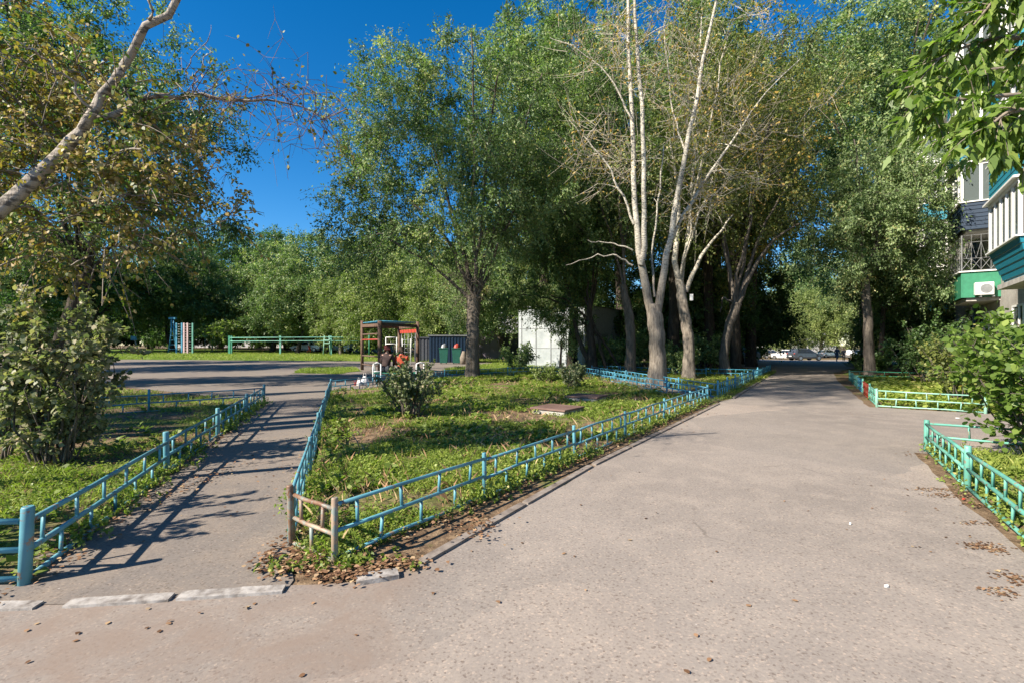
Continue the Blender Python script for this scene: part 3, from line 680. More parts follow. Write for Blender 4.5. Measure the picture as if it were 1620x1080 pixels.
make_tree('maple_tree', 'dark many stemmed maple leaning over the white hut', 'tree', b, M['dark_leaf'], M['bark_dark'], 49,
          [(0, 0, -.1, .3), L_(935, 540, 0, .2), L_(930, 500, 0, .2)], 6,
          [(-2.2, -.5, 6.6, 3.2, 2.5, 2.6), (0, 0, 9.5, 4, 3.4, 4.0), (-3.4, -.8, 4.0, 1.5, 1.4, 1.3), (-1.2, -.6, 3.6, 1.5, 1.3, .9), (-.4, .3, 2.5, .7, .8, .9)], 150, 1.0, 13, 18, .10, dens=1.6,
          explicit=[[L_(938, 588, 0, .14), L_(915, 540, 0, .12), L_(905, 480, 0, .09), L_(880, 400, 0, .05)], [L_(960, 590, 0, .1), L_(945, 530, 0, .08), L_(925, 470, 0, .06)], [L_(985, 588, .3, .09), L_(955, 540, 0, .07), L_(930, 500, 0, .06)]])
make_tree('young_maple', 'young leafy maple in front of the white hut hiding its right half', 'tree', T(886, 0, 28.2), M['elm_pale'], M['bark_dark'], 50,
          [(0, 0, -.1, .07), (.05, 0, 1.0, .06), (.1, 0, 1.7, .05)], 5, [(0, 0, 3.4, 1.5, 1.1, 1.2), (-1.5, .2, 4.1, 1.5, 1.1, .8), (.7, 0, 2.0, .8, .8, 1.0), (.9, 0, 4.6, 1.3, 1, 1.1)], 110, .62, 11, 14, .09)
make_tree('young_maple', 'young pale green maple between the elm trunk and the white hut', 'tree', (-2.2, 27.6, 0), M['elm_pale'], M['bark_dark'], 52,
          [(0, 0, -.1, .07), (.05, 0, 1.2, .06), (.1, 0, 2.0, .05)], 5, [(0, 0, 3.6, 1.7, 1.4, 1.5), (1.7, .3, 4.4, 1.4, 1.2, 1.1), (-.9, 0, 5.0, 1.3, 1.1, 1.0)], 100, .65, 11, 14, .09)
# --- elm on the right of the road
b = T(1378, 598); L_ = lambda *a: loc(b, *a)
make_tree('elm_tree', 'grey green drooping elm on the right of the road in front of the block', 'tree', b, M['elm_pale'], M['bark'], 51,
          [(0, 0, -.1, .24), L_(1374, 540, 0, .19), L_(1371, 480, 0, .18), L_(1368, 430, 0, .16)], 7,
          [(.6, 0, 7.6, 3.6, 3.4, 3.0), (1.0, 0, 9.3, 2.8, 2.8, 2.2), (-1.0, -.2, 6.0, 2.4, 2.2, 1.9), (2.4, -.4, 5.4, 1.9, 1.8, 1.7)], 170, .95, 14, 20, .085, hang=.5, droop=.5, shell=.55)
b = T(1392, 592); L_ = lambda *a: loc(b, *a)
make_tree('young_elm', 'thin dark elm stem directly behind the drooping elm on the right', 'tree', b, M['dark_leaf'], M['bark_dark'], 53,
          [(0, 0, -.1, .14), (.1, 0, 2, .12), (.2, 0, 3.5, .09)], 4, [(.8, 0, 5, 2.4, 2, 2.2)], 60, .9, 12, 16, .1)
# ------------------------------------------------------------------ tall grove: prototypes, then copies
GT = 'tall trees of the grove'
protoA = make_tree('grove_tree', 'tall dense green tree behind the pale poplar, its top above the others', 'tree', T(905, 0, 29), M['elm'], M['bark_dark'], 61,
          [(0, 0, -.3, .32), (.1, 0, 3, .25), (.2, .1, 6, .22)], 8,
          [(0, 0, 11.5, 3.6, 3.6, 5), (.8, 0, 16, 2.8, 2.8, 3.6), (-1.5, 0, 9.5, 2.8, 2.6, 3.4), (1.8, .3, 8, 2.6, 2.6, 2.8)], 200, 1.1, 12, 16, .125, group=GT, dens=1.05)
protoB = make_tree('grove_tree', 'tall yellowing tree between the pale poplar and the drooping elm', 'tree', T(1165, 0, 27), M['olive'], M['bark_dark'], 63,
          [(0, 0, -.3, .30), (-.1, 0, 3, .25), (-.2, .1, 5, .22)], 8,
          [(0, 0, 10, 3.8, 3.6, 4.6), (1.6, 0, 14.5, 3.0, 2.8, 3.6), (-2, 0, 13, 2.4, 2.6, 3.2)], 185, 1.2, 12, 14, .125, group=GT, bare=.12)
protoC = make_tree('grove_tree', 'very tall bushy green tree right of the grove with its crown against the sky', 'tree', T(1398, 0, 36), M['elm'], M['bark_dark'], 65,
          [(0, 0, -.3, .34), (.1, 0, 4, .27), (.2, .1, 7, .22)], 8,
          [(0, 0, 14.5, 4, 4, 6.5), (2.2, 0, 19, 3, 3, 4.5), (-2.6, 0, 15, 3, 3, 4.6), (1, 0, 8, 3.6, 3.4, 3.6)], 240, 1.3, 12, 16, .14, group=GT, dens=1.1, scale=1.33)
G3 = [  # px, Y, scale, rot, proto, label
 (860, 34, 1.2, 1.1, 'C', 'tall green tree behind the white hut, top rising left of the bare stems'),
 (985, 36, 1.4, 2.3, 'A', 'tall green tree directly behind the bare white stems'),
 (1065, 31, 1.3, .7, 'A', 'green tree behind the stems of the leaning poplar'),
 (1115, 42, 1.25, 3.9, 'C', 'big tree deep in the grove behind the crooked road tree'),
 (1165, 46, 1.4, 2.0, 'B', 'yellowing tree left of the far end of the road'),
 (1188, 36, 1.3, 4.4, 'B', 'dark green tree arching over the far road from the left'),
 (1495, 46, 1.15, 1.9, 'C', 'tall tree against the sky near the block, right of the bushy one'),
 (1020, 48, 1.15, 5.7, 'C', 'shaded tree in the middle of the grove behind the slim brown one'),
 (1122, 31, 1.2, 1.2, 'A', 'green tree over the left fence at the far bend of the road'),
 (905, 41, 1.45, 5.2, 'A', 'green tree filling the gap behind the hut roof'), (1140, 34, 1.35, 2.6, 'A', 'green tree behind the crooked road tree'),
 (1372, 47, 1.6, 2.2, 'C', 'tall bushy tree left of the one with its crown against the sky'), (1450, 36, 1.15, 3.3, 'A', 'green tree between the drooping elm and the block'),
 (1366, 66, 1.2, 2.6, 'A', 'green tree closing the gap beyond the right side of the far road'),
 (930, 50, 1.25, 2.9, 'A', 'green tree far behind the maple by the hut'),
]
PR = {'A': protoA, 'B': protoB, 'C': protoC}
for px, Y, sc, rz, k, lab in G3: dup(PR[k], T(px, 0, Y), rz, sc, lab, GT)
# ------------------------------------------------------------------ left side trees
b = T(85, 0, 17)
make_tree('elm_tree', 'large dark elm on the left behind the leaning birch, filling the left edge', 'tree', b, M['elm'], M['bark_dark'], 71,
          [(0, 0, -.1, .3), (.4, 0, 2, .25), (1.1, .1, 4, .22)], 8,
          [(1.6, 0, 9.3, 3.8, 3.4, 2.8), (3.4, .2, 7.4, 3.0, 2.6, 2.7), (-2.6, 0, 10.5, 4.0, 3.5, 3.2), (0, 0, 6.2, 4.2, 3, 2.0), (.5, 0, 12.2, 3.4, 3, 2.4), (4.2, .3, 9.6, 2.2, 2.2, 2.0)], 260, 1.0, 14, 18, .09)
dup(protoA, T(-60, 0, 26), .6, .9, 'tall green tree at the left edge whose top shows above the birch leaves', GT)
# middle distance, behind the sports ground
GM = 'trees behind the sports ground'
midA = make_tree('round_tree', 'round olive green tree above the green exercise rails, left one', 'tree', T(430, 0, 66), M['elm'], M['bark_dark'], 81,
          [(0, 0, -.3, .35), (.5, 0, 2.2, .28), (1.2, 0, 4, .22)], 7, [(0, 0, 9, 6, 5, 5.5), (-3.5, 0, 6.5, 4, 3.5, 3.6), (3.8, 0, 6.8, 4, 3.5, 3.8)], 210, 1.5, 11, 13, .2, group=GM)
midB = make_tree('round_tree', 'bright pale green willow like tree behind the wooden climbing frame', 'tree', T(610, 0, 52), M['willow'], M['bark'], 83,
          [(0, 0, -.3, .3), (.2, 0, 2, .25), (.3, 0, 3.4, .2)], 7, [(0, 0, 6.6, 5, 4.4, 4.8), (-2.8, 0, 4.4, 3, 3, 3.0), (3.0, 0, 4.6, 3, 3, 3.2)], 190, 1.25, 12, 13, .16, hang=.5, group=GM)
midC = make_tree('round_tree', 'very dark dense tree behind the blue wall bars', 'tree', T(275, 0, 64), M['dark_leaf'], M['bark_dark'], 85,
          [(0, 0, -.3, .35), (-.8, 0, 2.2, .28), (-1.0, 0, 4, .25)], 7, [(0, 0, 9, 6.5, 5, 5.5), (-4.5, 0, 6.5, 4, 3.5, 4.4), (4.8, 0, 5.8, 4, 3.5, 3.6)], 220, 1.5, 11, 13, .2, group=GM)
PM = {'A': midA, 'B': midB, 'C': midC}
for px, Y, sc, rz, k, lab in [
 (170, 58, 1.15, 1.0, 'C', 'dark tree left of the wall bars behind the big shrub'),
 (60, 55, 1.0, 2.2, 'C', 'dark tree far left beyond the large elm'),
 (345, 76, 1.35, 3.1, 'C', 'dark tree between the wall bars and the blue board'),
 (500, 72, 1.2, 4.0, 'A', 'tree with forked dark trunk above the white saloon car'),
 (540, 60, .9, 2.5, 'B', 'pale green tree left of the wooden climbing frame'),
 (660, 60, 1.1, 5.0, 'A', 'olive tree behind the dark blue container'),
 (700, 48, .85, .9, 'B', 'pale green tree hanging over the dark blue container'),
 (760, 62, 1.1, 1.9, 'A', 'tree behind the mauve garage'),
 (800, 46, .8, 3.3, 'A', 'tree left of the white hut overhanging its roof'),
 (560, 92, 1.25, .3, 'A', 'distant tree filling the gap behind the sports ground'),
 (410, 98, 1.5, 5.5, 'C', 'distant dark tree behind the left exercise rails'),
 (860, 72, 1.1, 4.6, 'C', 'dark tree far behind the white hut'),
 (240, 95, 1.3, .2, 'A', 'distant tree seen above the wall bars'),
 (-30, 70, 1.2, 4.1, 'A', 'tree at the far left edge behind the sports ground'), (120, 82, 1.2, 2.9, 'A', 'olive tree behind the leaning pale post'),
 (300, 84, 1.15, 5.2, 'C', 'dark distant tree directly behind the pink ladder'), (455, 84, 1.4, 1.2, 'C', 'dark distant tree right of the round olive one'),
 (610, 78, 1.45, 1.9, 'A', 'tall tree behind the pale green willow like one'), (470, 62, .8, .6, 'A', 'small olive tree over the white saloon car'),
 (735, 84, 1.3, 2.2, 'A', 'distant tree behind the elm trunk'), (900, 58, .9, 4.2, 'C', 'dark low tree right behind the white hut')]:
    dup(PM[k], T(px, 0, Y), rz, sc, lab, GM)
# low shade trees closing the view under the grove
GL = 'dark understorey trees in the grove'
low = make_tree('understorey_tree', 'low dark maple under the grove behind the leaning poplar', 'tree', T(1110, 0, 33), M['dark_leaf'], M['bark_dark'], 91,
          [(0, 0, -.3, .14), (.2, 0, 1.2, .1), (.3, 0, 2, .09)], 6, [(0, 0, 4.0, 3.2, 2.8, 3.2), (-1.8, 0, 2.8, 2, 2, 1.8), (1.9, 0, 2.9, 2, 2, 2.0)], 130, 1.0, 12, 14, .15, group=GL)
for px, Y, sc, rz, lab in [
 (1050, 36, 1.1, 1, 'low dark maple behind the pale poplar trunk'), (1175, 42, 1.25, 2, 'low dark maple right of the crooked road tree'),
 (1165, 56, 1.1, 3, 'low dark tree at the left edge of the far road'), (980, 40, 1.1, 4, 'low dark tree behind the grey side of the hut'),
 (1440, 30, .85, 5, 'low dark tree against the block behind the drooping elm'), (1425, 42, 1.0, .5, 'low dark tree farther along the block wall'),
 (1445, 50, 1.0, 1.7, 'low dark tree on the right of the parked cars'), (1090, 58, 1.4, 2.4, 'low dark tree deep behind the parked shaded cars')]:
    dup(low, T(px, 0, Y), rz, sc, lab, GL)
for i, px in enumerate((-60, 20, 95, 170, 235, 300, 365, 430, 500, 570, 640, 700)):
    dup(low, T(px, 0, 80+(i % 3)*6), i*1.3, 1.5+.2*(i % 2), ('bushy thicket filling the far edge of the sports ground, '+['beyond the left edge', 'at the left edge', 'behind the big shrub', 'left of the leaning pale post', 'left of the wall bars', 'behind the wall bars', 'behind the blue board', 'behind the left exercise rails', 'behind the white saloon car', 'behind the step stand', 'behind the climbing frame', 'left of the dark shed'][i]), 'thicket behind the sports ground')
# far lit trees closing the road
GF = 'lit trees at the far end of the road'
for i, (px, Y, sc, rz, k, lab) in enumerate([
 (1245, 84, .82, .4, 'B', 'bright green tree straight above the dark parked estate car'), (1300, 92, 1.25, 1.4, 'B', 'bright green tree behind the two walking people'),
 (1205, 96, 1.0, 2.4, 'B', 'light green tree at the left end of the far car park'), (1350, 88, 1.3, 3.4, 'B', 'light green tree at the right end of the far car park'),
 (1270, 120, 1.9, 4.4, 'A', 'hazy far tree in the middle of the road vista'), (1400, 100, 1.1, .9, 'A', 'far tree half hidden by the drooping elm'), (1150, 100, 1.2, .9, 'A', 'far tree behind the shaded parked cars')]):
    dup(PM[k], T(px, 0, Y), rz, sc, lab, GF)
# unseen trees placed to shade road, lane and left bed, and a shrub shading the path mouth
make_tree('shade_tree', 'tall thin crowned tree just outside the left edge near the front', 'tree', (-12.5, 5.6, 0), M['olive'], M['bark'], 77, [(0, 0, -.1, .25), (0, 0, 5, .2), (.1, 0, 10, .16)], 6,
          [(0, 0, 14.5, 2.6, 2.6, 3.6), (1.0, .6, 11.5, 2, 2, 2)], 60, 1.1, 11, 12, .09, bare=.35, dens=1)
make_tree('shade_tree', 'very tall poplar outside the left edge whose crown shades the middle of the road', 'tree', (-16.7, 1.6, 0), M['olive'], M['bark'], 78, [(0, 0, -.1, .3), (0, 0, 8, .24), (.1, 0, 15, .18)], 6,
          [(0, 0, 22.5, 3.0, 3.4, 4.6), (1.0, .6, 18, 2.2, 2.2, 2)], 120, 1.2, 12, 13, .11, bare=.1, dens=1)
make_tree('shade_tree', 'unseen tall narrow poplar added outside the left edge to shade the road', 'tree', (-13.3, 4.2, 0), M['olive'], M['bark'], 76, [(0, 0, -.1, .3), (0, 0, 8, .24), (.1, 0, 15, .18)], 6,
          [(0, 0, 22.5, 2.2, 2.4, 4.2)], 80, 1.1, 12, 13, .11, bare=.15, dens=1)  # unseen tree, added only to deepen the shade on the road
make_tree('shade_tree', 'unseen tall poplar added outside the left edge to shade the far road', 'tree', (-13.2, 11.6, 0), M['olive'], M['bark'], 79, [(0, 0, -.1, .3), (0, 0, 6, .24), (.1, 0, 13, .18)], 6,
          [(0, 0, 18.5, 2.7, 2.7, 4.6)], 75, 1.1, 12, 13, .10, bare=.2, dens=1)  # unseen tree, crown kept high and added for shade on the far road
dup(protoC, (-31, 21, 0), .4, .75, 'bushy green tree outside the left edge beside the crossing lane', GT)
dup(protoA, (-26, 13, 0), 3.3, .8, 'green tree outside the left edge behind the shaded bed', GT)
dup(protoA, (-20.5, 7.5, 0), 4.2, .6, 'small green tree outside the left edge behind the shaded bed', GT)
dup(protoA, (-36, 30, 0), 1.0, .9, 'tall green tree far outside the left edge shading the crossing lane', GT)
dup(protoB, (-46, 18, 0), 2.0, .9, 'tall olive tree far outside the left edge beside the crossing lane', GT)
dup(protoA, (-16.5, 5.0, 0), 2.2, .62, 'green tree just outside the left edge shading the left bed', GT)
# ------------------------------------------------------------------ leaning birch, top left
b = Vector((-6.6, 4.3, 0)); L_ = lambda px, py, Y, r: tuple(V(px, py, Y)-b)+(r*.46,)
BK = .62
bl = [L_(150, 190, 4.75, .075), L_(200, 170, 4.8, .06), L_(240, 153, 4.9, .05), L_(300, 150, 5.0, .042), L_(370, 162, 5.1, .036), L_(430, 150, 5.2, .024), L_(470, 165, 5.3, .015), L_(520, 198, 5.4, .006)]
make_tree('birch_tree', 'leaning white birch reaching across the top left corner with yellowing leaves', 'tree', b, M['birch_leaf'], M['bark_birch'], 101,
          [(0, 0, -.1, .085), (.7, .1, 1.1, .078), L_(-40, 365, 4.5, .145), L_(10, 325, 4.5, .135), L_(70, 268, 4.6, .12), L_(132, 208, 4.7, .11)], 0,
          [tuple(V(110, 230, 5.2)-b)+(1.5, .8, 1.1), tuple(V(40, 130, 5.4)-b)+(1.1, .7, 1.0), tuple(V(230, 300, 5.2)-b)+(.95, .8, .75), tuple(V(60, 360, 5.0)-b)+(.9, .8, .5)], 120, .5, 10, 14, .045,
          explicit=[[L_(128, 212, 4.7, .105), L_(158, 160, 4.7, .085), L_(186, 105, 4.7, .08), L_(235, 45, 4.7, .075), L_(290, -8, 4.7, .065), L_(350, -80, 4.7, .05)],
                    bl, [L_(240, 42, 4.7, .03), L_(238, 10, 4.6, .025), L_(245, -40, 4.5, .015)],
                    [L_(60, 280, 4.6, .035), L_(110, 300, 4.8, .02), L_(170, 330, 4.9, .01)], [L_(150, 180, 4.7, .03), L_(90, 110, 4.4, .02), L_(20, 60, 4.2, .01)],
                    [L_(220, 160, 4.8, .015), L_(300, 135, 4.9, .01), L_(300, 110, 4.9, .012), L_(330, 60, 4.9, .005)],
                    [L_(300, 150, 5, .02), L_(310, 130, 5, .014), L_(332, 90, 5, .01), L_(334, 40, 5, .004)],
                    [L_(40, 300, 4.6, .03), L_(90, 292, 4.9, .02), L_(150, 305, 5, .012), L_(190, 350, 5.1, .005)],
                    [L_(-10, 330, 4.5, .03), L_(60, 330, 4.9, .02), L_(120, 370, 5, .012), L_(180, 400, 5.1, .005)]],
          shape='oval', twigm=M['twig'], twigfrac=.6, hang=.35, wid=.75, toneshift=.12, conn=.008, droop=.5, bare=.15, dens=1, lk=1)
def twiglets(pts, n, ln, seed, leafn, lm, lsize, parent, up=.3, mat='twig_red'):
    rng = np.random.default_rng(seed); pts = np.array(pts)[:, :3]
    k = rng.uniform(0, len(pts)-1.001, n); i = k.astype(int); fr = (k-i)[:, None]
    st = pts[i]*(1-fr)+pts[i+1]*fr; D = nrm(rng.normal(0, 1, (n, 3))+UP*up); TL = ln*rng.uniform(.3, 1.2, n)
    wig = rng.normal(0, .12, (n, 5, 3)); wig[:, 0] = 0
    us = np.linspace(0, 1, 5); P = np.stack([st+D*(TL*u)[:, None]-UP*(TL*.3*u*u)[:, None] for u in us], 1)+wig*TL[:, None, None]; tk = 1 if ln < 1 else 2.2
    # second order twigs
    n2 = n*4; j = rng.integers(0, n, n2); uu = rng.integers(1, 5, n2); st2 = P[j, uu]; D2 = nrm(rng.normal(0, 1, (n2, 3))+D[j]*.6-UP*.3)
    L2 = TL[j]*rng.uniform(.2, .6, n2); P2 = np.stack([st2+D2*(L2*u)[:, None]-UP*(L2*.25*u*u)[:, None] for u in (0, .33, .66, 1.)], 1)
    link('twigs', quadmesh('twigs', [tubes(P, np.tile([.0045*tk, .004*tk, .0032*tk, .0025*tk, .0015*tk], (n, 1)), 4), tubes(P2, np.tile([.0028*tk, .002*tk, .0016*tk, .001*tk], (n2, 1)), 3)]), M[mat], parent)
    if leafn:
        q = rng.integers(0, n2, leafn); u = rng.uniform(.3, 1, leafn)
        LP = st2[q]+D2[q]*(L2[q]*u)[:, None]
        link('leaves', polymesh('leaves', leaves(LP, D2[q], lsize, rng, 'oval', wid=.7, droop=.5), np.clip(rng.normal(.5, .25, leafn), 0, 1)), lm, parent)
birch = bpy.data.objects['birch_tree']
twiglets(bl[3:], 60, .75, 5, 420, M['birch_leaf'], .04, birch)
elm = bpy.data.objects['elm_tree']
twiglets([(0, 0, 3.0), (.1, 0, 3.8), (-.3, 0, 4.6), (.4, -.2, 5.4)], 70, 1.5, 7, 0, None, .04, elm, .2, 'twig')
# ------------------------------------------------------------------ shrubs
def make_shrub(label, base, h, w, nst, nleaf, leaf, mat, seed, shape='oval', wid=.75, name='shrub', lean=(0, 0), low=.25, stem=.014, stemm='bark', lo_bare=.25, group=None, per=6, toneshift=0, depth=None):
    rng = np.random.default_rng(seed); root = thing(name, label, 'shrub', base, 0, group)
    dp = depth or w
    az = rng.uniform(0, 2*PI, nst); rr = rng.uniform(.1, 1, nst)**.6
    b0 = np.stack([np.cos(az)*rr*w*.22, np.sin(az)*rr*dp*.22, np.full(nst, -.03)], 1)
    hh = h*(1-.32*rr**2)*rng.uniform(.75, 1.04, nst)
    tip = np.stack([np.cos(az)*rr*w*.9+lean[0], np.sin(az)*rr*dp*.9+lean[1], hh], 1)
    mid = b0*.5+tip*.5; mid[:, 2] += h*.12; mid += rng.normal(0, .05*h, (nst, 3))
    t = np.linspace(0, 1, 8)[None, :, None]
    P = (1-t)**2*b0[:, None]+2*t*(1-t)*mid[:, None]+t*t*tip[:, None]
    P[:, 1:] += rng.normal(0, .012*h, (nst, 7, 3))
    parts = [tubes(P, np.tile(np.linspace(stem, .004, 8), (nst, 1))*rng.uniform(.6, 1.3, (nst, 1)), 5)]
    nb = nst*per; j = np.repeat(np.arange(nst), per); u = rng.uniform(low, .98, nb)
    k = u*7; i = np.minimum(k.astype(int), 6); fr = (k-i)[:, None]; st = P[j, i]*(1-fr)+P[j, i+1]*fr
    D = nrm(rng.normal(0, 1, (nb, 3))+UP*.6+nrm(st*np.array([1, 1, .2]))*.5); TL = rng.uniform(.12, .34, nb)*min(w, h)
    P2 = np.stack([st+D*(TL*q)[:, None]-UP*(TL*.15*q*q)[:, None] for q in (0, .4, .7, 1.)], 1)
    parts.append(tubes(P2, np.tile([.005, .004, .003, .002], (nb, 1)), 4))
    link('stems', quadmesh('stems', parts), M[stemm], root)
    q = rng.integers(0, nb, nleaf); uu = rng.uniform(.1, 1.05, nleaf)
    LP = st[q]+D[q]*(TL[q]*uu)[:, None]+rng.normal(0, leaf*.4, (nleaf, 3)); LP[:, 2] = np.maximum(LP[:, 2], .03)
    kp = rng.uniform(0, 1, nleaf) < np.clip((LP[:, 2]/h-lo_bare)*3+.15, .1, 1); LP = LP[kp]; q = q[kp]
    tone = np.clip(.45+toneshift+rng.normal(0, .2, len(LP))+(vnoise(LP[:, 0]*3+LP[:, 2]*2, LP[:, 1]*3, 1, seed)-.5)*.5, 0, 1)
    link('foliage', polymesh('foliage', leaves(LP, D[q], leaf, rng, shape, wid=wid, droop=.2, flat=.8), tone), mat, root)
    return root
g = lambda px, py: G(px, py)
tb = make_shrub('low thick bush under the far trees, behind the exercise rails', T(470, 0, 78), 3.4, 4.2, 26, 4200, .3, M['dark_leaf'], 230, per=8, lo_bare=0, name='thicket_bush', group='bushes under the far trees')
for i, px in enumerate((-80, -25, 30, 85, 140, 195, 250, 305, 360, 415, 530, 590, 650, 705)):
    dup(tb, T(px, 0, 76+(i % 3)*4), i*2.1, .9+.25*((i*7) % 3)/2, 'low thick bush under the far trees, '+['outside the left edge', 'just outside the left edge', 'behind the left shrub stems', 'behind the middle of the big shrub', 'behind the right side of the big shrub', 'left of the leaning pale post', 'just left of the wall bars', 'right behind the wall bars', 'behind the yellow green bush', 'behind the left rail bay', 'behind the step stand', 'behind the left timber post', 'behind the right timber post', 'beside the dark shed'][i], 'bushes under the far trees')
make_shrub('big grey green shrub with many bare stems at the left edge behind the turquoise fence', g(85, 742), 2.25, .95, 30, 11500, .062, M['lilac'], 201, stem=.015, per=11, toneshift=.26, depth=.8, low=.12, lo_bare=.0)
make_shrub('second tangle of thin stems and grey leaves at the far left edge', g(5, 735), 1.9, .75, 16, 2300, .062, M['lilac'], 202, stem=.015, per=8, toneshift=.05)
make_shrub('rounded lilac shrub on a short stump in the middle of the central lawn', g(650, 664), 1.28, .74, 24, 4600, .055, M['lilac'], 203, low=.3, per=9, lo_bare=.2, stem=.02, toneshift=.05)
make_shrub('small dense shrub at the back of the central lawn left of the poplar', g(903, 618), .95, .62, 16, 2600, .055, M['lilac'], 204, per=8, lo_bare=.05, toneshift=.0)
make_shrub('pale low weedy bush beside the dense shrub at the back of the lawn', g(862, 606), .75, .8, 16, 1800, .06, M['willow'], 205, per=8, lo_bare=0)
make_shrub('pale grey grassy bush in front of the white hut', g(818, 588), 1.5, 1.4, 22, 3500, .09, M['elm_pale'], 206, per=8, lo_bare=0)
make_shrub('bright green lilac with large leaves at the right edge beside the mint fence', Vector((6.9, 6.15, 0)), 2.1, 1.35, 34, 5600, .082, M['maple'], 207, per=10, lo_bare=.0, lean=(-.2, 0), low=.15, depth=1.1)
make_shrub('dark undergrowth at the foot of the bright lilac on the right edge', Vector((6.7, 5.2, 0)), .9, .9, 18, 2200, .07, M['dark_leaf'], 208, per=8, lo_bare=0)
make_shrub('yellow green bush behind the pale mint fence in front of the block', Vector((11.3, 12.2, 0)), 1.9, 1.2, 22, 4600, .075, M['olive'], 209, per=9, lo_bare=0)
make_shrub('bright green bush between the lilac and the block', Vector((12.3, 10.6, 0)), 2.2, 1.3, 22, 4600, .085, M['maple'], 210, per=9, lo_bare=0)
make_shrub('tall dark bush at the foot of the drooping elm', Vector((15.1, 17.6, 0)), 2.6, 1.6, 24, 5600, .09, M['dark_leaf'], 211, per=9, lo_bare=0)
make_shrub('dark bush against the wall of the block below the green balcony', Vector((18.0, 17.4, 0)), 2.6, 1.5, 24, 5200, .09, M['elm'], 212, per=9, lo_bare=0)
make_shrub('dark bush by the wall farther along the block', Vector((20.2, 22.4, 0)), 3.0, 2.0, 24, 5200, .11, M['dark_leaf'], 213, per=9, lo_bare=0)
make_shrub('small green bush growing around the foot of the leaning poplar', g(1078, 598), 1.6, .8, 14, 2200, .08, M['elm'], 214, per=8, lo_bare=0)
make_shrub('yellow green bush beside the blue board behind the sports ground', g(352, 558), 4.4, 2.8, 26, 3600, .26, M['willow'], 215, per=8, lo_bare=0)
make_shrub('round green bush below the far exercise rails', T(585, 0, 60), 3.0, 2.6, 22, 3000, .25, M['olive'], 216, per=8, lo_bare=0)
make_shrub('dark low bush on the right verge near the far fence', T(1374, 0, 24), 1.1, 1.0, 18, 2600, .1, M['dark_leaf'], 217, per=8, lo_bare=0)
make_shrub('dark bush on the right verge beside the end of the road', T(1372, 0, 30), 1.3, 1.0, 18, 2400, .12, M['dark_leaf'], 218, per=8, lo_bare=0)
ub = make_shrub('leafy green bush left of the crooked tree foot in the far bed', Vector((8.2, 24.6, gz(8.2, 24.6))), 1.7, 1.3, 18, 2800, .11, M['elm'], 231, per=8, lo_bare=0, name='understorey_bush', group='green bushes among the grove trunks')
for x, y, sc, lb in ((5.2, 27.5, 1.1, 'leafy green bush behind the slim brown tree'), (10.8, 27.5, 1.3, 'leafy green bush behind the crooked tree'), (12.6, 31.5, 1.5, 'leafy green bush by the end of the dark teal fence'), (7.4, 29.5, 1.4, 'leafy green bush beside the grey side of the hut'), (14.0, 37.0, 1.8, 'leafy green bush at the left bend of the road'), (9.6, 33.5, 1.6, 'leafy green bush deep under the grove')):
    dup(ub, (x, y, gz(x, y)), x*3, sc, lb, 'green bushes among the grove trunks')
make_shrub('green bush on the verge at the left end of the far road', T(1190, 0, 56), 1.6, 2.4, 18, 2400, .18, M['elm'], 219, per=8, lo_bare=0)
make_shrub('leafy shrub outside the left edge shading the path mouth', Vector((-4.75, 3.25, 0)), 1.95, .75, 16, 2600, .06, M['lilac'], 220, per=7, lo_bare=.3)
# maple reaching in from the top right
rt = Vector((5.6, 2.3, 0)); mp = thing('maple_tree', 'maple with large light green lobed leaves hanging into the top right corner', 'tree', rt)
rng = np.random.default_rng(301)
l_ = lambda px, py, Y: np.array(V(px, py, Y)-rt)
limbP = [[np.array([-.1, .1, 3.6]), l_(1680, 60, 2.9), l_(1560, 60, 2.9), l_(1480, 95, 2.9)], [np.array([-.1, .1, 3.3]), l_(1700, 150, 2.8), l_(1590, 150, 2.8), l_(1450, 165, 2.9)],
         [np.array([0, 0, 4.0]), l_(1660, -60, 2.9), l_(1590, -20, 2.8), l_(1540, 40, 2.8)], [np.array([-.1, .1, 3.3]), l_(1690, 190, 2.6), l_(1600, 170, 2.6), l_(1560, 205, 2.6)],
         [np.array([-.1, .1, 3.6]), l_(1700, 100, 3.2), l_(1560, 110, 3.2), l_(1430, 140, 3.3)], [np.array([-.1, .1, 3.6]), l_(1700, 60, 3.6), l_(1570, 85, 3.6), l_(1455, 120, 3.7)], [np.array([-.1, .1, 3.3]), l_(1720, 180, 3.4), l_(1600, 190, 3.5), l_(1500, 200, 3.6)], [np.array([-.1, .1, 3.3]), l_(1740, 220, 3.0), l_(1640, 200, 3.0), l_(1590, 235, 3.0)]]
parts = [tubes(np.array([[[0, 0, -.1], [.05, 0, 1.5], [0, 0, 3], [0, .1, 4.4]]]), np.array([[.16, .14, .12, .08]]), 12)]
LPs = []; LDs = []
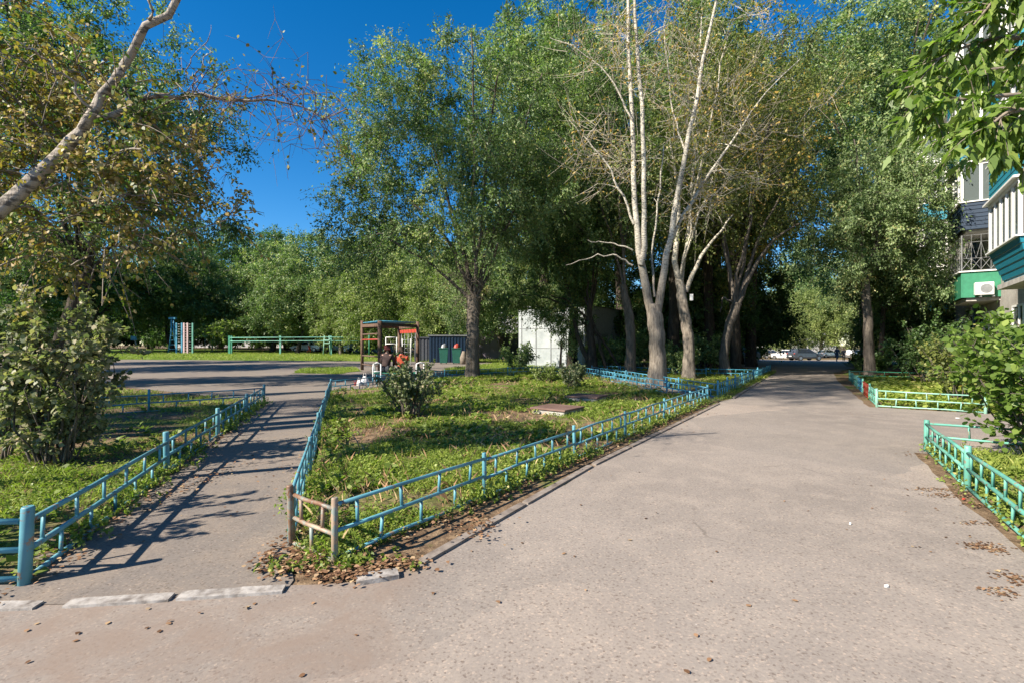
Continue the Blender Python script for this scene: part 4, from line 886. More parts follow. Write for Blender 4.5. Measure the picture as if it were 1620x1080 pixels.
for lp in limbP:
    a = np.array(lp); s = np.linspace(0, 3, 12); Q = np.stack([np.interp(s, range(4), a[:, k]) for k in range(3)], 1); Q[1:-1] = (Q[:-2]+2*Q[1:-1]+Q[2:])/4
    parts.append(tubes(Q[None], np.linspace(.022, .005, 12)[None], 6))
    nb = 24; k = rng.uniform(4, 10.9, nb); i = k.astype(int); st = Q[i]+(Q[i+1]-Q[i])*(k-i)[:, None]
    D = nrm(rng.normal(0, 1, (nb, 3))*.6+nrm(Q[-1]-Q[2])*.6-UP*.25); TL = rng.uniform(.1, .3, nb)
    P2 = np.stack([st+D*(TL*q)[:, None]-UP*(TL*.3*q*q)[:, None] for q in (0, .4, .7, 1.)], 1)
    parts.append(tubes(P2, np.tile([.004, .003, .0025, .002], (nb, 1)), 5))
    for bi in range(nb):
        n = int(rng.integers(7, 13)); u = rng.uniform(.15, 1.0, n)
        n = int(rng.integers(13, 21)); u = rng.uniform(.1, 1.0, n)
        LPs.append(st[bi]+D[bi]*(TL[bi]*u)[:, None]-UP*(TL[bi]*.3*u*u)[:, None]); LDs.append(np.tile(D[bi]*.9-UP*.35, (n, 1)))
link('trunk', quadmesh('trunk', parts), M['twig'], mp)
LP = np.concatenate(LPs); LD = np.concatenate(LDs)
link('foliage', polymesh('foliage', leaves(LP, LD, .082, rng, 'maple', wid=.48, droop=.35, spread=.55, flat=.7), np.clip(rng.normal(.5, .22, len(LP)), 0, 1)), M['maple'], mp)
# ------------------------------------------------------------------ ground cover
def scatter(poly, n, dens, rng, near=5, pw=1.4):
    xs = [p[0] for p in poly]; ys = [p[1] for p in poly]; X = []; Y = []; c = 0
    while c < n:
        x = rng.uniform(min(xs), max(xs), n*3); y = rng.uniform(min(ys), max(ys), n*3)
        k = inpoly(x, y, poly) & (rng.uniform(0, 1, n*3) < np.clip((near/np.maximum(y, 1.5))**pw, 0, 1)*dens(x, y))
        X.append(x[k]); Y.append(y[k]); c += int(k.sum())
        if c == 0: break
    X = np.concatenate(X)[:n]; Y = np.concatenate(Y)[:n]; return X, Y
def weeds(name, label, poly, nros, nbl, seed, dens, hf=None, leaf=.021, blade=.085, pw=1.4, mat='weed', near=5, ts=0):
    rng = np.random.default_rng(seed); hf = hf or (lambda x, y: 0*x)
    X, Y = scatter(poly, nros, dens, rng, near, pw); k = 6
    sc = (.8+Y/22)*rng.uniform(.5, 1.5, len(X)); az = rng.uniform(0, 2*PI, (len(X), k)); el = rng.uniform(.05, 1.0, (len(X), k))
    D = np.stack([np.cos(az)*np.cos(el), np.sin(az)*np.cos(el), np.sin(el)], -1)
    z = gz(X, Y)+.012+hf(X, Y); hgt = rng.uniform(0, .045, (len(X), k))*sc[:, None]
    B = np.stack([X, Y, z], 1)[:, None]+D*np.array([1, 1, .3])*.022*sc[:, None, None]+UP*hgt[..., None]
    s = nrm(np.cross(D, UP+rng.normal(0, .25, D.shape))); L = leaf*sc[:, None, None]*rng.uniform(.6, 1.4, (len(X), k, 1))
    Q = np.stack([B, B+D*L*.5+s*L*.42, B+D*L-UP*L*.25, B+D*L*.5-s*L*.42], 2).reshape(-1, 4, 3)
    tn = np.clip(.30+ts+vnoise(X, Y, 1.3, seed)*.45+rng.normal(0, .1, len(X)), 0, 1)
    tone = np.clip(np.repeat(tn, k)+rng.normal(0, .12, len(X)*k), 0, 1)
    X, Y = scatter(poly, nbl, dens, rng, near, pw); n = len(X)
    sc = (.8+Y/18); z = gz(X, Y)+hf(X, Y); lean = rng.normal(0, .4, (n, 3)); D = nrm(UP*1.1+lean*np.array([1, 1, 0])); s = nrm(np.cross(D, rng.normal(0, 1, (n, 3))))
    H = blade*rng.uniform(.4, 1.5, n)[:, None]; wd = (.0028*sc)[:, None]; B = np.stack([X, Y, z], 1)
    Q2 = np.stack([B-s*wd, B+s*wd, B+D*H*.6+s*wd*.7, B+D*H+lean*np.array([1, 1, 0])*H*.4], 1)
    t2 = np.clip(.35+ts+vnoise(X, Y, .9, seed+3)*.5+rng.normal(0, .12, n), 0, 1)
    o = link(name, polymesh(name, np.concatenate([Q, Q2]), np.concatenate([tone, t2])), M[mat])
    return tag(o, label, 'ground cover', None, 'stuff')
def dfun(sc, lo, hi, seed, base=.0):
    return lambda x, y: np.clip((vnoise(x, y, sc, seed)-lo)/(hi-lo), base, 1)
def bh(k): p, h, sd = BEDS[k]; return bedh(p, h, sd)
weeds('lawn_weeds', 'bright green weeds and grass covering the central fenced lawn', grow(ISL, .05), 25000, 27000, 401, dfun(1.2, .50, .61, 401, .025), bh('island_bed'))
weeds('broad_weeds', 'larger broad leaved plantain clumps dotted over the central lawn', grow(ISL, -.2), 2600, 10, 421, dfun(1.6, .5, .65, 421, .01), bh('island_bed'), leaf=.055, ts=-.12)
weeds('dry_stalks', 'thin dry straw coloured stalks among the lawn weeds', grow(ISL, -.05), 10, 3600, 422, dfun(1.2, .3, .6, 422, .1), bh('island_bed'), blade=.13, mat='dry', ts=.25)
weeds('broad_weeds', 'large burdock leaves in the left bed near the turquoise fence', LEFTB, 500, 10, 423, dfun(1.6, .5, .6, 423, .01), bh('left_bed'), leaf=.058, ts=-.2)
weeds('bed_weeds', 'green weeds in the bed beyond the path gap', grow(BED2, .05), 7000, 9000, 402, dfun(.8, .3, .55, 402, .05), bh('second_bed'), pw=0)
weeds('left_weeds', 'weeds and grass in the left bed behind the turquoise fence', LEFTB, 12000, 16000, 403, dfun(.8, .44, .62, 403, .03), bh('left_bed'))
weeds('right_weeds', 'bright weeds growing through the mint fence on the right', [(5.9, 6.8), (7.9, 5.5), (8, 2), (3.6, 2.9), (4.8, 5.0)], 8000, 9000, 404, dfun(.9, .35, .6, 404, .1), bh('right_bed'), leaf=.036, blade=.14)
weeds('far_right_weeds', 'lush bright weeds behind the pale mint fence', [(8.9, 11.8), (10.3, 10.75), (15, 9), (19, 17), (16, 21), (14.3, 20.6)], 14000, 8000, 405, dfun(.7, .2, .45, 405, .2), bh('far_right_bed'), leaf=.055, pw=.3, ts=.15)
weeds('verge_grass', 'shaded grass between the left bed and the crossing lane', [(-6.5, 12.75), (-14, 16.8), (-30, 20), (-30, 10), (-12, 7.5)], 6000, 20000, 408, dfun(.5, .2, .5, 408, .2), lambda x, y: 0*x, pw=0, blade=.11)
weeds('verge_grass', 'thin grass strip between the roadside fence and the asphalt', [(5.5, 13.0), (6.1, 13.6), (11.3, 21.8), (14.9, 27.6), (14.5, 27.7), (10.9, 21.9), (5.8, 13.9), (5.1, 12.8)], 500, 1600, 409, dfun(.8, .2, .6, 409, .1), lambda x, y: 0*x, pw=0)
weeds('verge_tuft', 'small green grass patch on the crossing lane left of the climbing frame', [G(465, 590).xy[:], G(480, 584).xy[:], G(560, 582).xy[:], G(570, 587).xy[:], G(530, 592).xy[:]], 200, 4000, 430, dfun(.5, .1, .2, 430, .5), lambda x, y: 0*x+.02, pw=0, blade=.12)
weeds('hut_grass', 'grass between the lawn fence and the white hut', [(-3.2, 24.8), (1, 25.6), (4.4, 26), (9, 28), (6, 45), (-1, 38), (-4, 29)], 6000, 14000, 406, dfun(.5, .25, .5, 406, .1), lambda x, y: 0*x+.02, pw=0, blade=.14)
weeds('sports_grass', 'strip of sunny grass below the exercise rails', [(-45, 41.5), (-3, 42), (3, 44), (4, 55), (-45, 62)], 3000, 34000, 407, dfun(.2, .1, .3, 407, .4), lambda x, y: 0*x+.01, pw=0, blade=.16, ts=.1)
# taller weeds in the fence lines
def fringe(name, label, a, b, n, seed, w=.1, tall=.22, mat='weed'):
    rng = np.random.default_rng(seed); a = np.array(a); b = np.array(b); t = rng.uniform(0, 1, n); t = t[vnoise(t*17, t*0, 1, seed) > .4]; n = len(t)
    p = a+(b-a)*t[:, None]+rng.normal(0, w, (n, 2)); k = 9
    H = tall*rng.uniform(.15, 1, n)**1.5; D0 = nrm(UP+rng.normal(0, .35, (n, 3)))
    u = rng.uniform(.2, 1, (n, k)); B = np.stack([p[:, 0], p[:, 1], gz(p[:, 0], p[:, 1])+.02], 1)[:, None]+D0[:, None]*(H[:, None]*u)[..., None]
    Dl = nrm(rng.normal(0, 1, (n, k, 3))+UP*.4)
    Q = leaves(B.reshape(-1, 3), Dl.reshape(-1, 3), .035, rng, 'rhomb', wid=.7)
    o = link(name, polymesh(name, Q, np.clip(rng.normal(.5, .2, len(Q)), 0, 1)), M[mat]); return tag(o, label, 'ground cover', None, 'stuff')
fringe('fence_weeds', 'leafy weeds along the roadside turquoise fence', (-1.1, 3.4), (5.1, 12.7), 900, 411, .06)
fringe('fence_weeds', 'leafy weeds along the left path fence', (-3.2, 3.4), (-6.3, 12.4), 700, 412, .08)
fringe('fence_weeds', 'leafy weeds under the mint roadside fence on the right', (5.9, 6.75), (3.7, 3.2), 650, 413, .09, .28)
fringe('fence_weeds', 'leafy weeds on the path side of the central lawn', (-1.7, 3.8), (-5.5, 15), 600, 414, .06)
# clumps of weeds at the near tip
fringe('corner_weeds', 'small weeds in the dry leaves at the lawn tip', (-1.62, 3.25), (-.7, 3.3), 90, 415, .06, .09)
# ------------------------------------------------------------------ fallen leaves
def fallen(name, label, pts, seed, size=.035, mat='dry'):
    rng = np.random.default_rng(seed); Bs = []
    for (x, y, sx, sy, n, lift) in pts:
        p = np.stack([rng.normal(x, sx, n), rng.normal(y, sy, n)], 1); Bs.append(np.stack([p[:, 0], p[:, 1], gz(p[:, 0], p[:, 1])+lift+rng.uniform(.002, .007 if lift < .01 else .03, n)], 1))
    P = np.concatenate(Bs); n = len(P); az = rng.uniform(0, 2*PI, n); D = np.stack([np.cos(az), np.sin(az), rng.normal(0, .12, n)], 1)
    Q = leaves(P, D, size, rng, 'oval', flat=5, wid=.7, droop=0, spread=.1)
    Q[:, :, 2] = np.maximum(Q[:, :, 2], gz(P[:, 0], P[:, 1])[:, None]+.0095)
    o = link(name, polymesh(name, Q, rng.uniform(0, 1, n)), M[mat]); return tag(o, label, 'fallen leaves', None, 'stuff')
rr = random.Random(5)
pts = [(-1.45, 3.33, .11, .10, 330, .02), (-1.1, 3.15, .12, .05, 230, .02), (-.8, 3.3, .12, .05, 170, .02), (-1.7, 3.5, .05, .15, 110, .02), (-.3, 3.95, .1, .16, 120, .03)]
for k in range(26):
    t = k/26; pts.append((-1.05+6.2*t, 3.42+9.2*t, .05, .12, 42, .03))
fallen('fallen_leaves', 'brown dry leaves heaped at the near tip of the central lawn and along its kerb', pts, 501)
pts = [(-3.05-3.3*k/14, 3.2+9.2*k/14, .08, .25, 60, .02) for k in range(15)]+[(-3.4, 5.2, .1, .6, 160, .02)]
fallen('fallen_leaves', 'brown dry leaves along the left path fence', pts, 502)
pts = [(rr.uniform(-5, 4), rr.uniform(4, 14), .45, .45, 95, .05) for k in range(70)]
pts = [p for p in pts if inpoly(np.array([p[0]]), np.array([p[1]]), ISL)[0]]
fallen('fallen_leaves', 'dry leaves scattered over the central lawn', pts, 503)
pts = [(rr.uniform(-8, -4), rr.uniform(4, 9), .35, .35, 90, .05) for k in range(30)]
pts = [p for p in pts if inpoly(np.array([p[0]]), np.array([p[1]]), LEFTB)[0]]
fallen('fallen_leaves', 'dry leaves scattered under the big left shrub', pts, 504)
def gp(px, py, sx, sy, n): q = G(px, py); return (q.x, q.y, sx, sy, n, .004)
fallen('fallen_leaves', 'small drifts of dry leaves on the road beside the mint fence', [gp(1478, 776, .12, .04, 90), gp(1500, 785, .12, .04, 110), gp(1548, 800, .07, .05, 70), gp(1560, 868, .08, .06, 150), gp(1545, 830, .08, .03, 45), gp(1600, 915, .06, .05, 80), gp(1445, 868, .02, .01, 3), gp(1470, 722, .3, .12, 60), gp(1585, 940, .06, .04, 50), gp(1350, 655, .3, .2, 60), gp(1212, 610, .3, .3, 300), gp(1330, 616, .3, .3, 200), gp(1520, 800, .5, .5, 40)], 505, .024)
fallen('fallen_leaves', 'single dry leaves lying on the road and dusty edge', [(rr.uniform(-3.5, 4), rr.uniform(2.2, 6), .3, .2, 2, .006) for k in range(26)]+[gp(126, 1003, .003, .003, 1), gp(395, 962, .02, .01, 3), gp(165, 1000, .3, .1, 10), gp(300, 800, .4, .6, 10)], 506, .03)
def scrap(px, py, s, mat, label, name='litter_scrap', cat='litter', seed=0):
    rnd = random.Random(seed); q = G(px, py); mb = MB(); n = 7
    top = [(q.x+math.cos(2*PI*k/n)*s*rnd.uniform(.6, 1), q.y+math.sin(2*PI*k/n)*s*.6*rnd.uniform(.6, 1), q.z+.014+rnd.uniform(.004, .012)) for k in range(n)]
    bot = [(x, y, q.z+.008) for x, y, z in top]
    mb.add(top+bot, [tuple(range(n)), tuple(range(2*n-1, n-1, -1))]+[(k, (k+1) % n, n+(k+1) % n, n+k) for k in range(n)])
    tag(mb.build(name, mat), label, cat)
scrap(1402, 931, .018, M['white_paint'], 'small white paper scrap on the open road at the right', seed=1)
scrap(1525, 792, .02, M['red_paint'], 'small red scrap by the foot of the mint fence post', seed=2)
scrap(1368, 661, .06, M['white_paint'], 'white scrap on the side path in front of the pale mint fence', seed=3) if False else None
scrap(1515, 662, .06, M['white_paint'], 'white scrap on the side path below the pale mint fence', seed=3)
scrap(755, 617, .09, M['sky_paint'], 'pale blue plastic scrap in the grass right of the lilac shrub', seed=4)
scrap(1345, 832, .01, M['white_paint'], 'tiny white crumb on the road left of the leaf drifts', seed=5)
# ------------------------------------------------------------------ well covers and stumps on the lawn
M['rust_plate'] = simple('rusty_brown_plate', (.17, .105, .085), .75, .1, b2=(.10, .055, .042), scale=3)
def cover(p, sx, sy, h, rz, label):
    t = thing('well_cover', label, 'well cover', p, rz); z = .05
    mb = MB(); mb.box((0, 0, z+h/2-.06), (sx, sy, h+.1)); mb.build('rim', M['concrete'], t, bevel=.012)
    mb = MB(); mb.box((0, 0, z+h-.01+.022), (sx+.07, sy+.06, .04)); mb.build('lid', M['rust_plate'], t, bevel=.006)
    return t
cover(G(882, 657), .80, .75, .10, rad(-38), 'square rusty well cover nearer the road on the central lawn')
cover(G(928, 637), .8, .75, .12, rad(-30), 'low rusty well cover farther back beside the first one')
def stick(px, py, h, dx, dy, r, label, mat='twig', name='dead_stick'):
    q = G(px, py); mb = MB(); mb.tube([(0, 0, 0), (dx*.4, dy*.5, h*.6), (dx, dy, h)], [r, r*.8, r*.4], 7); mb.tube([(dx*.4, dy*.5, h*.6), (dx*.4-dx*.8, dy, h*.8)], [r*.6, r*.2], 5)
    o = mb.build(name, M[mat], None, True); o.location = q; tag(o, label, 'stick')
stick(645, 757, .15, .05, 0, .012, 'short broken stub sticking up from the front of the lawn')
stick(1005, 640, .16, .01, 0, .012, 'pale short stake in the lawn near the roadside fence', 'twig_pale')
stick(570, 715, .24, -.12, .02, .01, 'bent dead stick in the lawn by the path side fence')
stick(826, 668, .12, .03, 0, .008, 'small dark twig in the middle of the lawn', 'bark_dark')
o = MB(); o.tube([(0, 0, -.03), (.01, 0, .14), (.0, .02, .30)], [.085, .065, .05], 10); o = o.build('tree_stump', M['bark'], None, True); o.location = G(653, 662); tag(o, 'short light stump at the foot of the lilac shrub', 'stump')
stick(640, 700, .04, .5, -.14, .008, 'thin dead branch lying in front of the lilac shrub', 'twig_pale')
# ------------------------------------------------------------------ apartment block on the right
O = Vector((18.2, 19.8, 0))
def U(u, v, z): p = O+RD*u+RN*v; return (p.x, p.y, z)          # v: towards the road
WV = -1.15
bld = thing('apartment_building', 'five storey panel block with blue and green balconies on the right', 'building', (0, 0, 0))
def ubox(mb, u0, u1, v0, v1, z0, z1, m=0):
    vs = [U(u, v, z) for z in (z0, z1) for u, v in ((u0, v0), (u1, v0), (u1, v1), (u0, v1))]
    mb.add(vs, [(0, 1, 2, 3), (7, 6, 5, 4), (0, 4, 5, 1), (1, 5, 6, 2), (2, 6, 7, 3), (3, 7, 4, 0)], m)
mb = MB(); ubox(mb, -14, 40, WV-11, WV, -.6, 15.4); mb.build('wall', M['wall'], bld)
mb = MB(); ubox(mb, -14.2, 40.2, WV-11.2, WV+.3, 15.402, 15.7); mb.build('roof', M['concrete'], bld)
mb = MB(); ubox(mb, -14, 40, WV+.002, WV+.09, -.6, .55); mb.build('plinth', M['concrete'], bld)
def window(u, z, w=1.4, h=1.45, parent=bld):
    fr = MB(); t = .07; v0, v1 = WV+.003, WV+.05
    ubox(fr, u-w/2, u+w/2, v0, v1, z, z+t); ubox(fr, u-w/2, u+w/2, v0, v1, z+h-t, z+h)
    for q in (u-w/2, u-w*.12, u+w/2-t): ubox(fr, q, q+t, v0, v1, z+t+.001, z+h-t-.001)
    f = fr.build('window', M['white_frame'], parent)
    g_ = MB(); ubox(g_, u-w/2+.02, u+w/2-.02, v0, v0+.02, z+.03, z+h-.03); g_.build('pane', M['glass'], f)
    s = MB(); ubox(s, u-w/2-.06, u+w/2+.06, WV+.003, WV+.14, z-.05, z-.003); s.build('sill', M['concrete'], f)
def prism(mb, pts0, pts1, m=0):
    n = len(pts0); mb.add(list(pts0)+list(pts1), [tuple(range(n))[::-1], tuple(range(n, 2*n))]+[(k, (k+1) % n, n+(k+1) % n, n+k) for k in range(n)], m)
def siding(name, u0, u1, z0, z1, mat, parent, n=6, taper=0., gap=True, faces=('front', 'near', 'far')):
    """overlapping boards on the road side and both ends of a balcony; taper draws the foot inwards"""
    mb = MB()
    for k in range(n):
        za = z0+(z1-z0)*k/n; zb = z0+(z1-z0)*(k+1)/n
        def off(z): return -taper*(1-(z-z0)/(z1-z0))
        for m, (a, b) in ((0, (za+.022, zb-.002)), (1, (za, za+.020))):
            pr = .03 if m == 0 else .008
            ga, gb = off(a), off(b)
            if 'front' in faces: prism(mb, [U(u0-ga-pr, 0+ga, a), U(u1+ga+pr, 0+ga, a), U(u1+ga+pr, pr+ga, a), U(u0-ga-pr, pr+ga, a)], [U(u0-gb-pr, 0+gb, b), U(u1+gb+pr, 0+gb, b), U(u1+gb+pr, pr*.5+gb, b), U(u0-gb-pr, pr*.5+gb, b)], m)
            if 'near' in faces: prism(mb, [U(u0-ga-pr, WV+.005, a), U(u0-ga, WV+.005, a), U(u0-ga, ga-.001, a), U(u0-ga-pr, ga-.001, a)], [U(u0-gb-pr*.5, WV+.005, b), U(u0-gb, WV+.005, b), U(u0-gb, gb-.001, b), U(u0-gb-pr*.5, gb-.001, b)], m)
            if 'far' in faces: prism(mb, [U(u1+ga, WV+.005, a), U(u1+ga+pr, WV+.005, a), U(u1+ga+pr, ga-.001, a), U(u1+ga, ga-.001, a)], [U(u1+gb, WV+.005, b), U(u1+gb+pr*.5, WV+.005, b), U(u1+gb+pr*.5, gb-.001, b), U(u1+gb, gb-.001, b)], m)
    return mb.build(name, [mat, M['teal_gap'] if gap else mat], parent)
def balcony(u0, u1, z, mat, glazed=True, taper=0, n=6, gap=True, plain=False, grille=False, top=True):
    bm_ = MB(); ubox(bm_, u0+.12, u1-.12, WV+.002, -.15, z-.16, z-.01); B = bm_.build('balcony', M['concrete'], bld)
    if plain:
        c = MB(); ubox(c, u0, u1, -.03, .02, z-.02, z+1.0); ubox(c, u0, u0+.04, WV+.005, -.031, z-.02, z+1.0); ubox(c, u1-.04, u1, WV+.005, -.031, z-.02, z+1.0); c.build('cladding', mat, B)
    else: siding('cladding', u0, u1, z-.1, z+1.0, mat, B, n, taper, gap)
    s = MB(); ubox(s, u0-.07, u1+.07, WV+.006, .10, z+1.002, z+1.045); s.build('ledge', M['white_frame'], B)
    if glazed:
        f = MB(); za, zb = z+1.046, z+2.48
        m = 5
        for k in range(m+1):
            u = u0+.03+(u1-u0-.06)*k/m; w = .07 if k % 2 else .05
            ubox(f, u-w, u+w, -.05, .03, za, zb)
        for uu in (u0+.0, u1-.05):
            for v in (WV+.1, (WV)/2): ubox(f, uu, uu+.06, v-.05, v+.05, za, zb)
        ubox(f, u0-.02, u1+.02, -.06, .045, zb+.001, zb+.09); ubox(f, u0-.02, u0+.06, WV+.006, -.061, zb+.001, zb+.09); ubox(f, u1-.06, u1+.02, WV+.006, -.061, zb+.001, zb+.09)
        f.build('window_frame', M['white_frame'], B)
        g_ = MB(); ubox(g_, u0+.02, u1-.02, -.022, -.002, za, zb); ubox(g_, u0+.02, u0+.035, WV+.01, -.024, za, zb); ubox(g_, u1-.035, u1-.02, WV+.01, -.024, za, zb); g_.build('pane', M['glass'], B)
    if grille:
        f = MB(); za, zb = z+1.05, z+2.5
        def ln(a, b, r=.009): f.tube([a, b], r, 5)
        for k in range(9):
            u = u0+.02+(u1-u0-.04)*k/8; ln(U(u, 0, za), U(u, 0, zb), .009)
        for zz in (za+.02, za+.5, zb-.3, zb-.02): ln(U(u0, 0, zz), U(u1, 0, zz)); ln(U(u0, 0, zz), U(u0, WV, zz))
        for k in range(5): v = WV*k/4; ln(U(u0, v, za), U(u0, v, zb), .009)
        for k in range(4):
            v0, v1 = WV*k/4, WV*(k+1)/4; ln(U(u0, v0, za+.5), U(u0, v1, za+.05), .007); ln(U(u0, v0, za+.05), U(u0, v1, za+.5), .007); ln(U(u0, (v0+v1)/2, za+.5), U(u0, v1, zb-.3), .007); ln(U(u0, (v0+v1)/2, za+.5), U(u0, v0, zb-.3), .007)
        ln(U(u0, 0, za), U(u0, 0, zb), .025)
        f.build('grille', M['grey_metal'], B)
        d = MB(); ubox(d, u0+.3, u1-.3, WV+.004, WV+.02, z+.1, z+2.2); d.build('balcony_door', M['glass'], B)
    if top:
        r = MB(); vs0 = [U(u0-.12, WV+.007, z+2.60), U(u1+.12, WV+.007, z+2.60), U(u1+.12, .16, z+2.575), U(u0-.12, .16, z+2.575)]
        vs1 = [(a, b_, c+.06) for a, b_, c in vs0]; prism(r, vs0, vs1); r.build('awning', M['white_frame'], B)
    return B
for k, zf in enumerate((3.4, 6.2, 9.0, 11.8)):
    balcony(-8.1, -4.75, zf, M['teal'], taper=.34 if k == 0 else 0, n=6, top=k < 1)
    if k == 0: gb = balcony(0, 3.2, zf, M['green_panel'], glazed=False, plain=True, grille=True, top=False)
    elif k == 1: balcony(0, 3.2, zf, M['navy'], n=7, gap=False, top=True)
    else: balcony(0, 3.2, zf, M['teal'], top=k == 3)
    balcony(12, 15.2, zf, M['white_paint'] if k % 2 else M['teal'], top=k == 3); balcony(24, 27.2, zf, M['teal'], top=k == 3)
    for u in (-11, -2.4, 5.2, 8.2, 10.4, 17.5, 20.5, 30, 34): window(u, zf+.85)
for u in (-11, -6, -2.4, 2, 5.2, 8.2, 10.4, 17.5, 20.5, 30, 34): window(u, 1.45)
dp = MB(); dp.tube([U(4.2, WV+.12, -.1), U(4.2, WV+.12, 6), U(4.2, WV+.12, 15.3)], .06, 10); dp.build('downpipe', M['pipe_blue'], bld, True)
for u in (-3.6, -4.2, 3.9, 16.2): 
    sm = MB(); ubox(sm, u, u+.03, WV+.002, WV+.012, .6, 15.3); sm.build('panel_seam', M['concrete'], bld)
ac = thing('air_conditioner', 'white air conditioner box mounted on the end of the green balcony', 'air conditioner', U(-.22, -.62, 3.42), math.atan2(RN.y, RN.x))
mb = MB(); mb.box((0, 0, .27), (.56, .26, .50)); mb.build('casing', M['white_paint'], ac, bevel=.02)
mb = MB(); mb.tube([(-.05, .132, .27), (-.05, .142, .27)], .18, 20); mb.build('fan_grille', M['grey_metal'], ac)
mb = MB(); mb.box((.12, -.0, -.04), (.04, .5, .05)); mb.box((-.25, 0, -.04), (.04, .5, .05)); mb.build('bracket', M['grey_metal'], ac)
# distant blocks
def far_block(label, x0, x1, y, h, floors, dep=12, rz=0):
    t = thing('apartment_building', label, 'building', ((x0+x1)/2, y, gz((x0+x1)/2, y)), rz); w = x1-x0
    mb = MB(); mb.box((0, dep/2, h/2-.5), (w, dep, h+1)); mb.build('wall', M['wall_far'], t)
    mb = MB(); mb.box((0, dep/2, h+.2), (w+.5, dep+.5, .4)); mb.build('roof', M['concrete'], t)
    n = int(w/3.4); wi = MB(); fr = MB(); k = 0
    for f in range(floors):
        for i in range(n):
            x = -w/2+(i+.5)*w/n; z = (f+.35)*h/floors
            if k >= 90: continue
            k += 1
            a = MB(); a.box((x, -.03, z+.75), (1.7, .07, 1.6)); o = a.build('window', M['white_frame'], t)
            b_ = MB(); b_.box((x-.4, -.075, z+.75), (.66, .02, 1.4)); b_.box((x+.4, -.075, z+.75), (.66, .02, 1.4)); b_.build('pane', M['glass'], o)
    return t
M['wall_far'] = simple('pale_block_wall', (.42, .41, .40), .9, var=.08, scale=1)
far_block('pale block far behind the dark trees on the left', -84, -48, 122, 19, 6)
far_block('pale low block far behind the trees beyond the end of the road', 66, 100, 150, 17, 5)
far_block('grey block far behind the mauve garage', -30, 14, 135, 13, 4)
# ------------------------------------------------------------------ hut, container, garages, bins
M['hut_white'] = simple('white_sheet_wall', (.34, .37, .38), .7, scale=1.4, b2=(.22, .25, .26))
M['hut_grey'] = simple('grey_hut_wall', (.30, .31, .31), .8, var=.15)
M['mauve'] = simple('mauve_garage_metal', (.28, .23, .30), .6, var=.08)
hutc = T(925, 0, 31.0); hut = thing('hut', 'white walled utility hut standing behind the maple', 'hut', hutc, math.atan2(-RN.y, -RN.x))
# local x runs along -RN... local axes: x = away from the grove corner to the right, y = along the road
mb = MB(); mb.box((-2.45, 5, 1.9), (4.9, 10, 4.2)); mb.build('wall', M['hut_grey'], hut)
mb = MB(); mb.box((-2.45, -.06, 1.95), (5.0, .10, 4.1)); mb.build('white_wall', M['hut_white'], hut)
mb = MB()
for k in range(5): mb.box((-.1-k*1.15, -.135, 1.95), (.04, .03, 4.0))
for z in (1.3, 2.6): mb.box((-2.45, -.125, z), (4.9, .02, .03))
mb.build('wall_batten', M['grey_metal'], hut)
mb = MB(); mb.add([(-5.2, -.3, 4.02), (.2, -.3, 4.02), (.2, 10.3, 4.02), (-5.2, 10.3, 4.02), (-2.45, -.3, 4.14), (-2.45, 10.3, 4.14)], [(0, 3, 2, 1), (0, 1, 4), (3, 5, 2), (1, 2, 5, 4), (0, 4, 5, 3)]); mb.build('roof', M['grey_metal'], hut)
mb = MB(); mb.box((.02, 3, 1.2), (.05, 1.0, 2.1)); mb.build('door', M['grey_metal'], hut)
def corr_box(name, label, cat, base, w, d, h, mat, rz=0, n=14, roof=None):
    t = thing(name, label, cat, base, rz); mb = MB(); mb.box((0, d/2, h/2), (w, d, h))
    mb.build('body', mat, t); m2 = MB()
    for k in range(n): m2.box((-w/2+(k+.5)*w/n, -.02, h/2), (w/n*.45, .045, h*.94))
    m2.build('ribs', mat, t); r = MB(); r.box((0, d/2, h+.05), (w+.16, d+.2, .1)); r.build('roof', roof or mat, t)
    return t
corr_box('container', 'dark blue metal container beyond the elm trunk', 'container', T(718, 0, 40), 4.0, 2.4, 2.15, M['navy'], .1, 16, M['grey_metal'])
corr_box('container', 'dark grey shed left of the blue container', 'shed', T(672, 0, 42.5), 1.8, 2.4, 2.0, simple('dark_shed', (.07, .075, .09), .7), .1, 6)
corr_box('garage', 'mauve metal garage right of the elm trunk', 'garage', T(771, 0, 50), 2.6, 4, 2.9, M['mauve'], -.1, 3)
corr_box('garage', 'dark grey garage between the mauve garage and the white hut', 'garage', T(808, 0, 52), 2.6, 4, 2.6, simple('dark_garage', (.10, .10, .12), .7), -.1, 3)
def bin_(px, label, filled):
    t = thing('waste_bin', label, 'bin', T(px, 0, 37.5), .1, 'green bins'); mb = MB()
    a = [(-.26, -.22, .08), (.26, -.22, .08), (.26, .22, .08), (-.26, .22, .08)]; b_ = [(-.34, -.3, 1.15), (.34, -.3, 1.15), (.34, .3, 1.15), (-.34, .3, 1.15)]
    mb.add(a+b_, [(3, 2, 1, 0), (4, 5, 6, 7), (0, 1, 5, 4), (1, 2, 6, 5), (2, 3, 7, 6), (3, 0, 4, 7)]); mb.build('body', M['green_bin'], t)
    r = MB(); r.box((0, 0, 1.19), (.74, .66, .06)); r.build('rim', M['green_bin'], t)
    for sx in (-.2, .2): w_ = MB(); w_.tube([(sx-.03, -.15, .08), (sx+.03, -.15, .08)], .08, 12); w_.build('wheel', M['black'], t)
    l = MB(); l.tube([(0, 0, 1.2), (.05, 0, 1.4), (.1, .05, 1.52)], [.22, .2, .08], 9); l.build('rubbish_bag', filled, t)
M['green_bin'] = simple('green_bin_plastic', (.012, .11, .08), .6)
bin_(702, 'green waste bin with a grey bag on top, left of the pair', M['grey_metal']); bin_(722, 'green waste bin with red rubbish on top, right of the pair', M['red_paint'])
